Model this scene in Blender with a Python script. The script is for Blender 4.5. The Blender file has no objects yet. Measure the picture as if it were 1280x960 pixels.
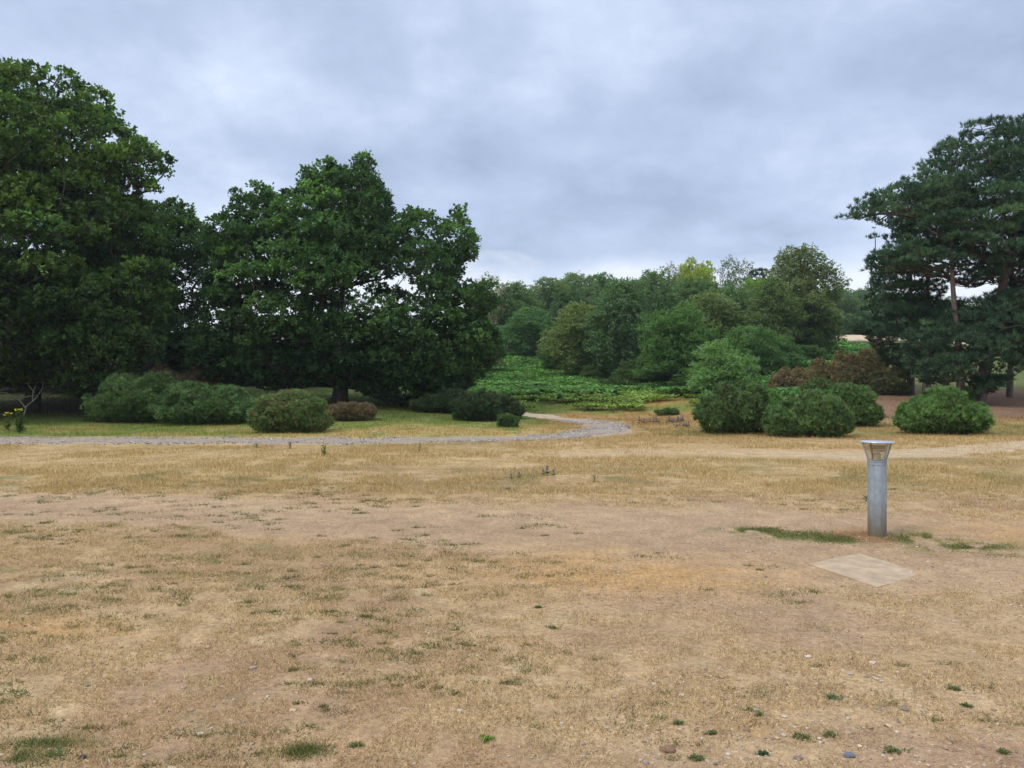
import bpy, math, random
import numpy as np

rng = np.random.default_rng(7)
random.seed(7)
F = 985.0            # focal length of the photograph in its own pixels
CU, CV, EYE = 640.0, 480.0, 1.6
scene = bpy.context.scene
COL = scene.collection

# ------------------------------------------------------------------ noise
_perm = np.random.default_rng(3).random((256, 256))
def vnoise(x, y):
    xi = np.floor(x).astype(np.int64); yi = np.floor(y).astype(np.int64)
    fx = x - xi; fy = y - yi
    fx = fx*fx*(3-2*fx); fy = fy*fy*(3-2*fy)
    a = _perm[xi & 255, yi & 255]; b = _perm[(xi+1) & 255, yi & 255]
    c = _perm[xi & 255, (yi+1) & 255]; d = _perm[(xi+1) & 255, (yi+1) & 255]
    return (a*(1-fx)+b*fx)*(1-fy) + (c*(1-fx)+d*fx)*fy
def fbm(x, y, sc, o=4, seed=0.0):
    x = np.asarray(x, float)*sc + seed*17.3 + 40.7; y = np.asarray(y, float)*sc + seed*9.1 + 91.3
    t = 0; a = 0.5; n = 0
    for _ in range(o):
        t = t + a*vnoise(x, y); n += a; a *= .5; x = x*2.03+11.1; y = y*2.03+5.7
    return t/n
def sstep(a, b, x):
    t = np.clip((x-a)/(b-a), 0, 1); return t*t*(3-2*t)

# ------------------------------------------------------------------ terrain
CTRL = [(0,505,38),(100,505,38),(-150,503,40),(220,527,33),(420,503,38),(0,480,55),(200,478,55),(400,480,50),(-300,480,60),
 (560,520,33),(640,522,34),(600,505,42),(655,518,36),(700,522,34),(760,535,28),(700,500,45),(800,503,42),(850,520,36),
 (640,480,58),(700,478,58),(660,456,72),(700,448,80),(780,480,60),(850,492,50),(620,468,66),(560,470,62),
 (560,455,90),(600,446,85),
 (700,425,110),(800,423,110),(870,420,110),(780,452,78),(880,455,75),(940,440,80),(600,430,110),(450,440,110),
 (900,492,46),(950,466,55),(1000,452,62),(1060,442,68),(1060,429,80),(1060,421.5,95),(1060,419,125),(1060,416,170),
 (1120,441,68),(1120,428,80),(1120,421,95),(1120,418,140),(1000,421,100),
 (1040,480,46),(1000,497,38),(880,527,31),(960,520,31),(1100,493,43),(1138,493,42),(1222,503,38),(1290,500,39),(1280,470,60),
 (1180,462,68),(1200,430,85),(1200,421,110),(1300,425,100),(1450,490,45),(1500,450,90),(1100,520,31),(1250,531,28),(1400,528,30),
 (1180,512,33),(100,460,90),(300,455,100),(-200,455,100),(-600,455,90),(1700,440,120)]
_c = []
for u, v, Y in CTRL: _c.append(((u-CU)/F*Y, Y, EYE-(v-CV)/F*Y))
for X in range(-50, 51, 10):
    for Y in (-60, -30, -10, 0, 6, 12, 18, 24): _c.append((X*.9, Y, 0.0))
for X in range(-24, 25, 6): _c.append((X, 27, 0.0 if X < 4 else .06))
for a in range(0, 360, 15):
    r = 260; X, Y = r*math.sin(math.radians(a)), r*math.cos(math.radians(a))
    _c.append((X, Y, 15.0*max(0, Y/r)+0.0))
_c = np.array(_c); _P = _c[:, :2]; _Z = _c[:, 2]
def _phi(r): return np.sqrt(r*r+9.0)
_A = _phi(np.linalg.norm(_P[:, None]-_P[None], axis=2)) - 1e-3*np.eye(len(_P))*0
_n = len(_P); _M = np.zeros((_n+1, _n+1)); _M[:_n, :_n] = _A - .6*np.eye(_n); _M[:_n, _n] = 1; _M[_n, :_n] = 1
_W = np.linalg.solve(_M, np.append(_Z, 0))
def gz(x, y):
    x = np.atleast_1d(np.asarray(x, float)); y = np.atleast_1d(np.asarray(y, float)); s = x.shape
    x = x.ravel(); y = y.ravel()
    r = np.hypot(x, y); k = np.where(r > 255, 255/np.maximum(r, 1), 1); xx = x*k; yy = y*k
    out = np.empty(len(x))
    for i in range(0, len(x), 40000):
        sl = slice(i, i+40000)
        d = np.hypot(xx[sl, None]-_P[None, :, 0], yy[sl, None]-_P[None, :, 1])
        out[sl] = _phi(d) @ _W[:-1] + _W[-1]
    # keep the near field level with slight unevenness
    near = 1-sstep(20, 27, yy)
    out = out*(1-near) + near*(0.0)
    k_ = 1-np.exp(-(((xx-3.08)/.75)**2+((yy-6.8)/.85)**2)**2)
    out += k_*((fbm(xx, yy, .35, 3, 1)-.5)*0.05*sstep(9, 14, np.hypot(xx, yy)) + (fbm(xx, yy, 1.6, 3, 2)-.5)*0.03*sstep(2, 5, r))
    return out.reshape(s)
def gz1(x, y): return float(gz([x], [y])[0])
def at(u, Y): return ((u-CU)/F*Y, Y)
def vflat(Y): return 480+1576/np.maximum(Y, 2.9)

# ------------------------------------------------------------------ ground colour (bare albedo)
def C(*a): return np.array(a)
STRAW = C(.43,.30,.165); DIRT = C(.43,.305,.185); ORANGE = C(.46,.285,.125); OLIVE = C(.17,.165,.055)
GREEN = C(.085,.125,.028); SAND = C(.50,.385,.25); LITTER = C(.20,.115,.065); GOLD = C(.33,.215,.085); VERGE = C(.15,.19,.035)
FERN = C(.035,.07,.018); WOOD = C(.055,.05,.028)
def mixc(c, d, w): return c*(1-w[..., None]) + d*w[..., None]
def trackc(u):   # centre line of the second sandy path, in flat rows
    return np.interp(u, [500,640,780,950,1080,1180,1280,1500], [574,570,566,567,570,565,557,548])
def ground_colour(X, Y):
    u = CU+F*X/np.maximum(Y, 2.9); w = vflat(Y)
    n1 = fbm(X, Y, .25, 4, 3); n2 = fbm(X, Y, 1.1, 4, 4); n3 = fbm(X, Y, 4.5, 4, 5); n4 = fbm(X, Y, .6, 4, 6)
    n5 = fbm(X, Y*.8, 12, 3, 9)
    wj = w + (n2-.5)*(w-480)*.14 + (n4-.5)*(w-480)*.12
    c = np.broadcast_to(STRAW, X.shape+(3,)).copy()
    c = mixc(c, C(.49,.365,.215), sstep(.5, .75, n3)*.6)
    c = mixc(c, C(.34,.215,.135), sstep(.46, .66, n2)*.6)                              # brown soil showing
    c = mixc(c, C(.36,.235,.12), sstep(.5,.7, n4)*.5*sstep(640,700,wj))
    # mid field long grass
    mid = sstep(628, 606, wj)*sstep(543, 548, w)
    c = mixc(c, C(.48,.345,.175), mid*.8*sstep(.3,.6,n1+n3*.4))
    ol = np.exp(-((wj-600)/13)**2)*.9 + np.exp(-((wj-578)/9)**2)*sstep(700,900,u)*.5
    c = mixc(c, OLIVE, np.clip(ol, 0, 1)*sstep(.40, .62, n2*.6+n3*.4)*.85)
    c = mixc(c, C(.24,.20,.075), np.exp(-((wj-556)/7)**2)*sstep(.35,.55,n4)*sstep(760,500,u)*.6)
    # lower left green patches
    gl = sstep(520, 150, u)*sstep(650, 672, wj)*sstep(800, 740, wj)
    c = mixc(c, OLIVE, gl*sstep(.50, .66, n3*.45+n2*.55)*.7)
    gr = sstep(640, 680, wj)*(.35+.45*sstep(.4,.6,n1))
    c = mixc(c, OLIVE, gr*sstep(.62, .72, n3*.6+n2*.4)*.6)
    # dirt band
    wc = np.interp(u, [-400,0,320,640,900,1280,1800],[616,631,650,664,682,690,700])
    hw = np.interp(u, [0,320,640,900,1280],[20,20,30,40,34])
    band = sstep(1.35, .9, np.abs(wj-wc)/hw)
    c = mixc(c, DIRT*(.85+.3*n3)[..., None], band*.93)
    c = mixc(c, C(.34,.23,.145), np.exp(-((wj-wc-6)/10)**2)*band*.55*sstep(.35,.6,n4))
    rt = sstep(620, 820, u + (n1-.5)*200)*sstep(640, 665, wj)
    c = mixc(c, C(.385,.265,.165), rt*.62*sstep(.30, .58, n2*.5+n4*.5))
    lb = sstep(850,960,wj)*sstep(.42,.6,n4)
    c = mixc(c, C(.35,.225,.145), lb*.7)
    for (bu, bv, ru, rv, k) in ((800,722,190,22,.9),(60,787,110,16,.85),(1240,672,130,20,.7),(720,695,90,14,.5),(945,905,18,14,.95),(540,800,60,10,.3)):
        e = np.exp(-(((u-bu)/ru)**2+((w-bv)/rv)**2))
        c = mixc(c, ORANGE, np.clip(e*k*1.3*sstep(.25,.6,n3*.6+n2*.4), 0, 1))
    for (bu, bv, ru, rv) in ((1000,668,60,5.5),(1055,673,35,5),(1150,672,40,6),(1210,682,60,6),(930,663,40,4),(380,938,18,7),(20,945,34,8),(60,930,40,6)):
        e = np.exp(-(((u-bu)/ru)**2+((w+(n2-.5)*10-bv)/rv)**2))
        c = mixc(c, C(.12,.145,.04), np.clip(e*1.3*sstep(.3,.55,n3), 0, .9))
    # brown patch left of bollard
    e = np.exp(-(((u-1072)/36)**2+((w-668)/6)**2)); c = mixc(c, C(.25,.13,.06), np.clip(e*1.3,0,.95))
    e = np.exp(-(((u-1100)/22)**2+((w-675)/5)**2)); c = mixc(c, C(.27,.15,.075), np.clip(e*1.2,0,.9))
    # second sandy path
    tc = trackc(u); hwt = np.interp(u, [600,780,1000,1150,1280],[2.2,2.4,3,6,8])
    tw = sstep(1.4, .6, np.abs(w+(n2-.5)*4-tc)/hwt)*np.interp(u,[560,700,900,1100],[0,.55,.5,.9])
    c = mixc(c, SAND, tw)
    # beyond the track
    far = sstep(23.2, 24.4, Y+(n2-.5)*1.0)
    bank = mixc(np.broadcast_to(C(.15,.19,.04), X.shape+(3,)).copy(), C(.36,.26,.10), sstep(.42,.62,n2*.5+n4*.5)*.55)
    bank = mixc(bank, C(.075,.11,.022), sstep(29, 33, Y)*.8)
    dry = np.clip(np.exp(-((Y-26)/3.0)**2)*sstep(200,420,u)*.9 + sstep(600,680,u)*.8*sstep(31,27,Y+ (n1-.5)*4), 0, 1)
    bank = mixc(bank, C(.40,.275,.11), dry*sstep(.3,.5,n2))
    right = mixc(np.broadcast_to(GOLD, X.shape+(3,)).copy(), C(.16,.15,.045), sstep(.48,.62,n2*.5+n4*.5)*.7)
    right = mixc(right, LITTER*(.8+.5*n3)[...,None], sstep(28.5, 31, Y+(n2-.5)*3)*sstep(1040,1110,u+(n2-.5)*60))
    right = mixc(right, C(.34,.19,.07), sstep(28,30,Y+(n2-.5)*2)*sstep(1060,960,u)*sstep(.4,.55,n4)*.8)
    c2 = mixc(bank, right, sstep(655, 720, u+(n2-.5)*30))
    verge = sstep(36, 38, Y+(n2-.5)*2)*sstep(590,640,u)*sstep(1020,900,u)
    c2 = mixc(c2, VERGE, verge*.9*sstep(.3,.45,n3*.5+n2*.5))
    c2 = mixc(c2, C(.36,.20,.07), verge*np.exp(-((u-810)/55)**2-((Y-42)/2.0)**2)*.9)
    fern = sstep(43, 47, Y-(fbm(X, Y, .25, 3, 42)-.5)*18+(n2-.5)*6)
    c2 = mixc(c2, FERN, fern*sstep(540,600,u)*sstep(1110,1090,u))
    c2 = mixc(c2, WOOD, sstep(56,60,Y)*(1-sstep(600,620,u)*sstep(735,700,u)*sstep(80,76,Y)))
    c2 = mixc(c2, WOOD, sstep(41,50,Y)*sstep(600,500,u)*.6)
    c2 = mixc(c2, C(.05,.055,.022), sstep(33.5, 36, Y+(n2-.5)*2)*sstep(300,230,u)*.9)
    c2 = mixc(c2, C(.10,.12,.03), sstep(42,46,Y)*sstep(1090,1130,u)*.9)
    sand = sstep(83, 86, Y+(n2-.5)*2)*sstep(140,134,Y)*sstep(990,1020,u)
    c2 = mixc(c2, C(.52,.39,.24), sand)
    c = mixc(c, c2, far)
    c = c*np.where(w[..., None] > 0, 1, 1)*(.86+.28*n5)[..., None]
    c = c*(1-(1-far)[..., None]*(1-C(.91,.855,.775)))
    return np.clip(c, 0.01, .8)

# ------------------------------------------------------------------ mesh helpers
def np_mesh(name, V, nf, k, idx, mats, colour=None, smooth=False, matidx=None):
    me = bpy.data.meshes.new(name)
    V = np.ascontiguousarray(V, dtype=np.float32)
    me.vertices.add(len(V)); me.vertices.foreach_set('co', V.ravel())
    me.loops.add(nf*k); me.loops.foreach_set('vertex_index', np.ascontiguousarray(idx, dtype=np.int32).ravel())
    me.polygons.add(nf); me.polygons.foreach_set('loop_start', np.arange(0, nf*k, k, dtype=np.int32))
    if smooth: me.polygons.foreach_set('use_smooth', np.ones(nf, dtype=bool))
    else: me.polygons.foreach_set('use_smooth', np.zeros(nf, dtype=bool))
    for m in (mats if isinstance(mats, (list, tuple)) else [mats]): me.materials.append(m)
    if matidx is not None: me.polygons.foreach_set('material_index', np.asarray(matidx, dtype=np.int32))
    if colour is not None:
        a = me.color_attributes.new('tint', 'FLOAT_COLOR', 'POINT')
        cc = np.ones((len(V), 4), dtype=np.float32); cc[:, :3] = colour
        a.data.foreach_set('color', cc.ravel())
    me.update(calc_edges=True); me.validate()
    return me
def link(name, me, parent=None, loc=None):
    o = bpy.data.objects.new(name, me); COL.objects.link(o)
    if parent: o.parent = parent
    if loc is not None: o.location = loc
    return o
def tag(o, label=None, cat=None, group=None, kind=None):
    if label: o['label'] = label
    if cat: o['category'] = cat
    if group: o['group'] = group
    if kind: o['kind'] = kind
    return o
def empty(name, loc, rz=0.0):
    o = bpy.data.objects.new(name, None); COL.objects.link(o); o.location = loc; o.rotation_euler = (0, 0, rz)
    o.empty_display_size = .2
    return o
def unit(v): return v/np.maximum(np.linalg.norm(v, axis=-1, keepdims=True), 1e-9)
def rdir(n): return unit(rng.normal(size=(n, 3)))

def leaf_quads(pos, d, n, L, W):
    """kite-shaped leaves: base pos, direction d, face normal about n"""
    s = unit(np.cross(d, n)); N = len(pos)
    L = np.broadcast_to(np.asarray(L, float), (N,))[:, None]; W = np.broadcast_to(np.asarray(W, float), (N,))[:, None]
    V = np.empty((N, 4, 3))
    V[:, 0] = pos; V[:, 1] = pos + d*L*.55 + s*W*.5; V[:, 2] = pos + d*L; V[:, 3] = pos + d*L*.55 - s*W*.5
    return V.reshape(-1, 3), np.arange(N*4).reshape(N, 4)
def needle_tris(pos, d, L, W):
    N = len(pos); s = unit(np.cross(d, rdir(N)))
    L = np.broadcast_to(np.asarray(L, float), (N,))[:, None]; W = np.broadcast_to(np.asarray(W, float), (N,))[:, None]
    V = np.empty((N, 3, 3)); V[:, 0] = pos + s*W*.5; V[:, 1] = pos - s*W*.5; V[:, 2] = pos + d*L
    return V.reshape(-1, 3), np.arange(N*3).reshape(N, 3)

def tube(paths, sides=6):
    """paths: list of (points Nx3, radii N); returns quads"""
    Vs, Fs, off = [], [], 0
    ang = np.linspace(0, 2*math.pi, sides, endpoint=False)
    for P, R in paths:
        P = np.asarray(P, float); R = np.asarray(R, float); n = len(P)
        T = unit(np.gradient(P, axis=0)); ref = np.array([.31, .87, .39])
        A = unit(np.cross(T, ref)); B = np.cross(T, A)
        ring = P[:, None] + R[:, None, None]*(np.cos(ang)[None, :, None]*A[:, None]+np.sin(ang)[None, :, None]*B[:, None])
        Vs.append(ring.reshape(-1, 3))
        i = np.arange(n-1)[:, None]*sides; j = np.arange(sides)[None]; j2 = (j+1) % sides
        q = np.stack([i+j, i+j2, i+sides+j2, i+sides+j], -1).reshape(-1, 4)+off
        Fs.append(q); off += n*sides
    return np.concatenate(Vs), np.concatenate(Fs)
def tube_mesh(name, paths, mat, sides=6):
    V, Fq = tube(paths, sides)
    return np_mesh(name, V, len(Fq), 4, Fq, mat, smooth=True)

# ------------------------------------------------------------------ materials
def newmat(name):
    m = bpy.data.materials.new(name); m.use_nodes = True; nt = m.node_tree; nt.nodes.clear()
    out = nt.nodes.new('ShaderNodeOutputMaterial'); return m, nt, out
def N(nt, t, **kw):
    n = nt.nodes.new(t)
    for k, v in kw.items():
        if k in n.inputs.keys() if isinstance(k, str) else False: n.inputs[k].default_value = v
        else: setattr(n, k, v)
    return n
def noise(nt, vec, scale, detail=4, rough=.55):
    n = nt.nodes.new('ShaderNodeTexNoise'); n.inputs['Scale'].default_value = scale; n.inputs['Detail'].default_value = detail
    n.inputs['Roughness'].default_value = rough
    if vec is not None: nt.links.new(vec, n.inputs['Vector'])
    return n
def mrange(nt, src, a, b, c, d):
    n = nt.nodes.new('ShaderNodeMapRange'); nt.links.new(src, n.inputs['Value'])
    for k, v in zip(('From Min','From Max','To Min','To Max'), (a, b, c, d)): n.inputs[k].default_value = v
    return n.outputs['Result']
def scalec(nt, col, fac):
    n = nt.nodes.new('ShaderNodeVectorMath'); n.operation = 'SCALE'; nt.links.new(col, n.inputs[0]); nt.links.new(fac, n.inputs['Scale'])
    return n.outputs[0]
def mix(nt, fac, a, b):
    n = nt.nodes.new('ShaderNodeMix'); n.data_type = 'RGBA'
    if hasattr(fac, 'node'): nt.links.new(fac, n.inputs[0])
    else: n.inputs[0].default_value = fac
    for s, v in ((6, a), (7, b)):
        if hasattr(v, 'node'): nt.links.new(v, n.inputs[s])
        else: n.inputs[s].default_value = (*v, 1)
    return n.outputs[2]

def foliage_mat(name, use_obj=True, transl=.35, rough=.55, spec=.25):
    """albedo = tint attribute (per leaf) x object colour"""
    m, nt, out = newmat(name)
    at_ = nt.nodes.new('ShaderNodeAttribute'); at_.attribute_name = 'tint'
    col = at_.outputs['Color']
    if use_obj:
        oi = nt.nodes.new('ShaderNodeObjectInfo')
        v = nt.nodes.new('ShaderNodeVectorMath'); v.operation = 'MULTIPLY'
        nt.links.new(col, v.inputs[0]); nt.links.new(oi.outputs['Color'], v.inputs[1]); col = v.outputs[0]
    p = nt.nodes.new('ShaderNodeBsdfPrincipled'); nt.links.new(col, p.inputs['Base Color'])
    p.inputs['Roughness'].default_value = rough; p.inputs['Specular IOR Level'].default_value = spec
    t = nt.nodes.new('ShaderNodeBsdfTranslucent')
    tc = nt.nodes.new('ShaderNodeVectorMath'); tc.operation = 'MULTIPLY'; nt.links.new(col, tc.inputs[0]); tc.inputs[1].default_value = (1.25, 1.35, .6)
    nt.links.new(tc.outputs[0], t.inputs['Color'])
    mx = nt.nodes.new('ShaderNodeMixShader'); mx.inputs[0].default_value = transl
    nt.links.new(p.outputs[0], mx.inputs[1]); nt.links.new(t.outputs[0], mx.inputs[2]); nt.links.new(mx.outputs[0], out.inputs[0])
    return m
def bark_mat(name, c1, c2, scale=6, zs=.25, top=None, z0=3, z1=6):
    m, nt, out = newmat(name)
    tc = nt.nodes.new('ShaderNodeTexCoord'); mp = nt.nodes.new('ShaderNodeMapping'); mp.inputs['Scale'].default_value = (1, 1, zs)
    nt.links.new(tc.outputs['Object'], mp.inputs[0])
    n = noise(nt, mp.outputs[0], scale, 6, .65)
    f = mrange(nt, n.outputs[0], .38, .62, 0, 1)
    col = mix(nt, f, c1, c2)
    if top:
        sx = nt.nodes.new('ShaderNodeSeparateXYZ'); nt.links.new(tc.outputs['Object'], sx.inputs[0])
        col = mix(nt, mrange(nt, sx.outputs['Z'], z0, z1, 0, .8), col, top)
    p = nt.nodes.new('ShaderNodeBsdfPrincipled'); nt.links.new(col, p.inputs['Base Color']); p.inputs['Roughness'].default_value = .9
    p.inputs['Specular IOR Level'].default_value = .15
    b = nt.nodes.new('ShaderNodeBump'); b.inputs['Strength'].default_value = .8; b.inputs['Distance'].default_value = .04
    nt.links.new(n.outputs[0], b.inputs['Height']); nt.links.new(b.outputs[0], p.inputs['Normal'])
    nt.links.new(p.outputs[0], out.inputs[0])
    return m
M_LEAF = foliage_mat('leaf', transl=.42); M_NEEDLE = foliage_mat('needle', transl=.2, rough=.65, spec=.2)
M_GRASS = foliage_mat('grass_blade', use_obj=False, transl=.3, rough=.8, spec=.1)
M_OAKBARK = bark_mat('oak_bark', (.04,.033,.026), (.10,.082,.06), 7)
M_BIRCH = bark_mat('birch_bark', (.10,.09,.08), (.42,.40,.36), 3, 1.5)
M_PINEBARK = bark_mat('pine_bark', (.085,.065,.058), (.20,.155,.135), 6, .3, (.15,.09,.06), 3, 7)
M_PINELIMB = bark_mat('pine_limb_bark', (.05,.035,.028), (.12,.075,.05), 8)
M_TWIG = bark_mat('twig_bark', (.10,.075,.05), (.19,.15,.11), 9)
M_DEAD = bark_mat('dead_wood', (.36,.33,.29), (.52,.49,.44), 9)

def ground_material():
    m, nt, out = newmat('heath_ground')
    a = nt.nodes.new('ShaderNodeAttribute'); a.attribute_name = 'tint'
    g = nt.nodes.new('ShaderNodeNewGeometry'); P = g.outputs['Position']
    n1 = noise(nt, P, 3.2, 5, .6); n2 = noise(nt, P, 26, 4, .6); n3 = noise(nt, P, 120, 3, .6); n4 = noise(nt, P, .35, 3)
    c = scalec(nt, a.outputs['Color'], mrange(nt, n1.outputs[0], .3, .7, .84, 1.16))
    c = scalec(nt, c, mrange(nt, n2.outputs[0], .3, .7, .74, 1.24))
    c = scalec(nt, c, mrange(nt, n3.outputs[0], .28, .72, .62, 1.36))
    # small pale and dark stones lying in the soil
    vo = nt.nodes.new('ShaderNodeTexVoronoi'); vo.inputs['Scale'].default_value = 55; nt.links.new(P, vo.inputs['Vector'])
    sp = nt.nodes.new('ShaderNodeSeparateColor'); nt.links.new(vo.outputs['Color'], sp.inputs[0])
    near = mrange(nt, vo.outputs['Distance'], .30, .22, 0, 1)
    pick = mrange(nt, sp.outputs[0], .86, .9, 0, 1)
    mm = nt.nodes.new('ShaderNodeMath'); mm.operation = 'MULTIPLY'; nt.links.new(near, mm.inputs[0]); nt.links.new(pick, mm.inputs[1])
    c = mix(nt, mm.outputs[0], c, mix(nt, sp.outputs[1], (.46,.36,.26), (.25,.17,.11)))
    p = nt.nodes.new('ShaderNodeBsdfPrincipled'); nt.links.new(c, p.inputs['Base Color']); p.inputs['Roughness'].default_value = .95
    p.inputs['Specular IOR Level'].default_value = .1
    ad = nt.nodes.new('ShaderNodeMath'); ad.operation = 'MULTIPLY_ADD'; nt.links.new(n3.outputs[0], ad.inputs[0]); ad.inputs[1].default_value = .35
    nt.links.new(n2.outputs[0], ad.inputs[2])
    b = nt.nodes.new('ShaderNodeBump'); b.inputs['Strength'].default_value = .7; b.inputs['Distance'].default_value = .025
    nt.links.new(ad.outputs[0], b.inputs['Height']); nt.links.new(b.outputs[0], p.inputs['Normal'])
    nt.links.new(p.outputs[0], out.inputs[0])
    return m

# ------------------------------------------------------------------ ground sheet
def make_ground():
    th = np.concatenate([np.linspace(-180, -39, 30, endpoint=False), np.linspace(-39, 39, 640, endpoint=False), np.linspace(39, 180, 30, endpoint=False)])
    th = np.radians(th); K = len(th)
    r = [.4, 1, 1.8, 2.6]
    while r[-1] < 8: r.append(r[-1]*1.0065)
    while r[-1] < 60: r.append(r[-1]*1.0078)
    while r[-1] < 2200: r.append(r[-1]*1.05)
    r = np.array(r); R = len(r)
    X = (r[:, None]*np.sin(th)[None]).ravel(); Y = (r[:, None]*np.cos(th)[None]).ravel()
    Z = gz(X, Y)
    V = np.stack([X, Y, Z], 1); col = ground_colour(X, Y)
    i = np.arange(R-1)[:, None]*K; j = np.arange(K)[None]; j2 = (j+1) % K
    q = np.stack([i+j, i+j2, i+K+j2, i+K+j], -1).reshape(-1, 4)[:, ::-1]
    # centre cap
    V = np.concatenate([V, [[0, 0, 0]]]); col = np.concatenate([col, [STRAW]])
    c = len(V)-1; jj = np.arange(0, K, 2)
    cap = np.stack([np.full(len(jj), c), (jj+2) % K, (jj+1) % K, jj], 1)[:, ::-1]
    if K % 2: cap = cap
    q = np.concatenate([q, cap])
    me = np_mesh('ground', V, len(q), 4, q, ground_material(), col, smooth=True)
    tag(link('ground', me), kind='structure')
make_ground()

# ------------------------------------------------------------------ gravel track
TRK = [(-420,560,542),(-200,558.5,544.5),(0,556,546),(200,555.5,546.5),(400,556,547.2),(560,554,546),(640,552.5,544.8)]
def track_outline():
    """front and back edges as world points along the track, the bend going round to the right and back behind the bushes"""
    Fp, Bp = [], []
    for u, vf, vb in TRK:
        for L, v in ((Fp, vf), (Bp, vb)):
            Y = 1576/(v-480); L.append(at(u, Y))
    # bend: outer (right/front) edge and inner edge given as (u, Y)
    outer = [(700,22.6),(745,23.6),(778,25.2),(795,27.2),(790,29.4),(765,31.6),(735,33.6),(700,35.4),(665,37.2),(630,38.6),(590,40)]
    inner = [(690,25.1),(718,26.2),(735,27.6),(738,29.0),(725,30.5),(706,32.0),(690,33.3),(672,34.3),(650,35.4),(620,36.8),(580,38.2)]
    for o in outer: Fp.append(at(*o))
    for o in inner: Bp.append(at(*o))
    return np.array(Fp), np.array(Bp)
def resample(P, n):
    d = np.r_[0, np.cumsum(np.linalg.norm(np.diff(P, axis=0), axis=1))]; d /= d[-1]
    # smooth (Catmull-like) by cubic smoothing of dense linear resample
    t = np.linspace(0, 1, n); Q = np.stack([np.interp(t, d, P[:, k]) for k in (0, 1)], 1)
    w = np.hanning(21); w /= w.sum()
    for k in (0, 1):
        pad = np.r_[2*Q[0, k]-Q[10:0:-1, k], Q[:, k], 2*Q[-1, k]-Q[-2:-12:-1, k]]
        Q[:, k] = np.convolve(pad, w, 'valid')
    return Q
def make_track():
    Fp, Bp = track_outline(); n = 420
    # resample by index so that both edges stay paired
    t = np.linspace(0, len(Fp)-1, n); idx = np.arange(len(Fp))
    A = np.stack([np.interp(t, idx, Fp[:, k]) for k in (0, 1)], 1); B = np.stack([np.interp(t, idx, Bp[:, k]) for k in (0, 1)], 1)
    w = np.hanning(23); w /= w.sum()
    def sm(Q):
        out = Q.copy()
        for k in (0, 1):
            pad = np.r_[2*Q[0, k]-Q[11:0:-1, k], Q[:, k], 2*Q[-1, k]-Q[-2:-13:-1, k]]; out[:, k] = np.convolve(pad, w, 'valid')
        return out
    A = sm(A); B = sm(B); m = 14
    dd = B-A; wd = unit(dd)
    ja = (fbm(A[:, 0], A[:, 1], 1.6, 4, 11)-.5)*1.9; jb = (fbm(B[:, 0], B[:, 1], 1.6, 4, 12)-.5)*1.9
    A = A + wd*ja[:, None]; B = B + wd*jb[:, None]
    s = np.linspace(0, 1, m)
    G = A[:, None]*(1-s)[None, :, None] + B[:, None]*s[None, :, None]
    X = G[..., 0].ravel(); Y = G[..., 1].ravel()
    prof = np.tile(0.022*np.sin(s*math.pi)+.002 - .02*(np.abs(s-.5) > .49), n)
    Z = gz(X, Y)+prof
    nn = fbm(X, Y, 1.2, 4, 13); n2 = fbm(X, Y, 5, 3, 14)
    c = mixc(np.broadcast_to(C(.31,.245,.185), X.shape+(3,)).copy(), C(.33,.24,.165), sstep(.45,.62,nn)*.75)
    u = CU+F*X/Y
    edge = np.tile(np.abs(s-.5)*2, n); c = mixc(c, C(.42,.32,.20), sstep(.62, 1, edge+(n2-.5)*.4)*.85)
    c = mixc(c, C(.47,.34,.22), sstep(30, 35, Y)*.8)
    i = np.arange(n-1)[:, None]*m; j = np.arange(m-1)[None]
    q = np.stack([i+j, i+m+j, i+m+j+1, i+j+1], -1).reshape(-1, 4)
    V = np.stack([X, Y, Z], 1)
    me = np_mesh('gravel_track', V, len(q), 4, q, bpy.data.materials['heath_ground'], c, smooth=True)
    tag(link('gravel_track', me), kind='structure')
    return A, B
TA, TB = make_track()

# ------------------------------------------------------------------ stones
_ico = None
def ico():
    global _ico
    if _ico is None:
        import bmesh
        bm = bmesh.new(); bmesh.ops.create_icosphere(bm, subdivisions=1, radius=1)
        _ico = (np.array([v.co[:] for v in bm.verts]), np.array([[v.index for v in f.verts] for f in bm.faces])); bm.free()
    return _ico
def stones(name, X, Y, size, col, flat=.55, dz=0.0):
    V0, F0 = ico(); n = len(X)
    sc = size[:, None]*np.stack([rng.uniform(.7,1.3,n), rng.uniform(.7,1.3,n), rng.uniform(.7,1.1,n)*flat], 1)
    jit = 1+rng.normal(0, .16, (n, len(V0), 1))
    a = rng.uniform(0, 2*math.pi, n); ca, sa = np.cos(a), np.sin(a)
    V = V0[None]*jit*sc[:, None]
    x = V[..., 0]*ca[:, None]-V[..., 1]*sa[:, None]; y = V[..., 0]*sa[:, None]+V[..., 1]*ca[:, None]
    Z = gz(X, Y)+dz
    V = np.stack([x+X[:, None], y+Y[:, None], V[..., 2]+(Z+size*flat*.25)[:, None]], -1).reshape(-1, 3)
    Fi = (F0[None]+(np.arange(n)*len(V0))[:, None, None]).reshape(-1, 3)
    return np_mesh(name, V, len(Fi), 3, Fi, M_STONE, np.repeat(col, len(V0), 0))
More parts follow.
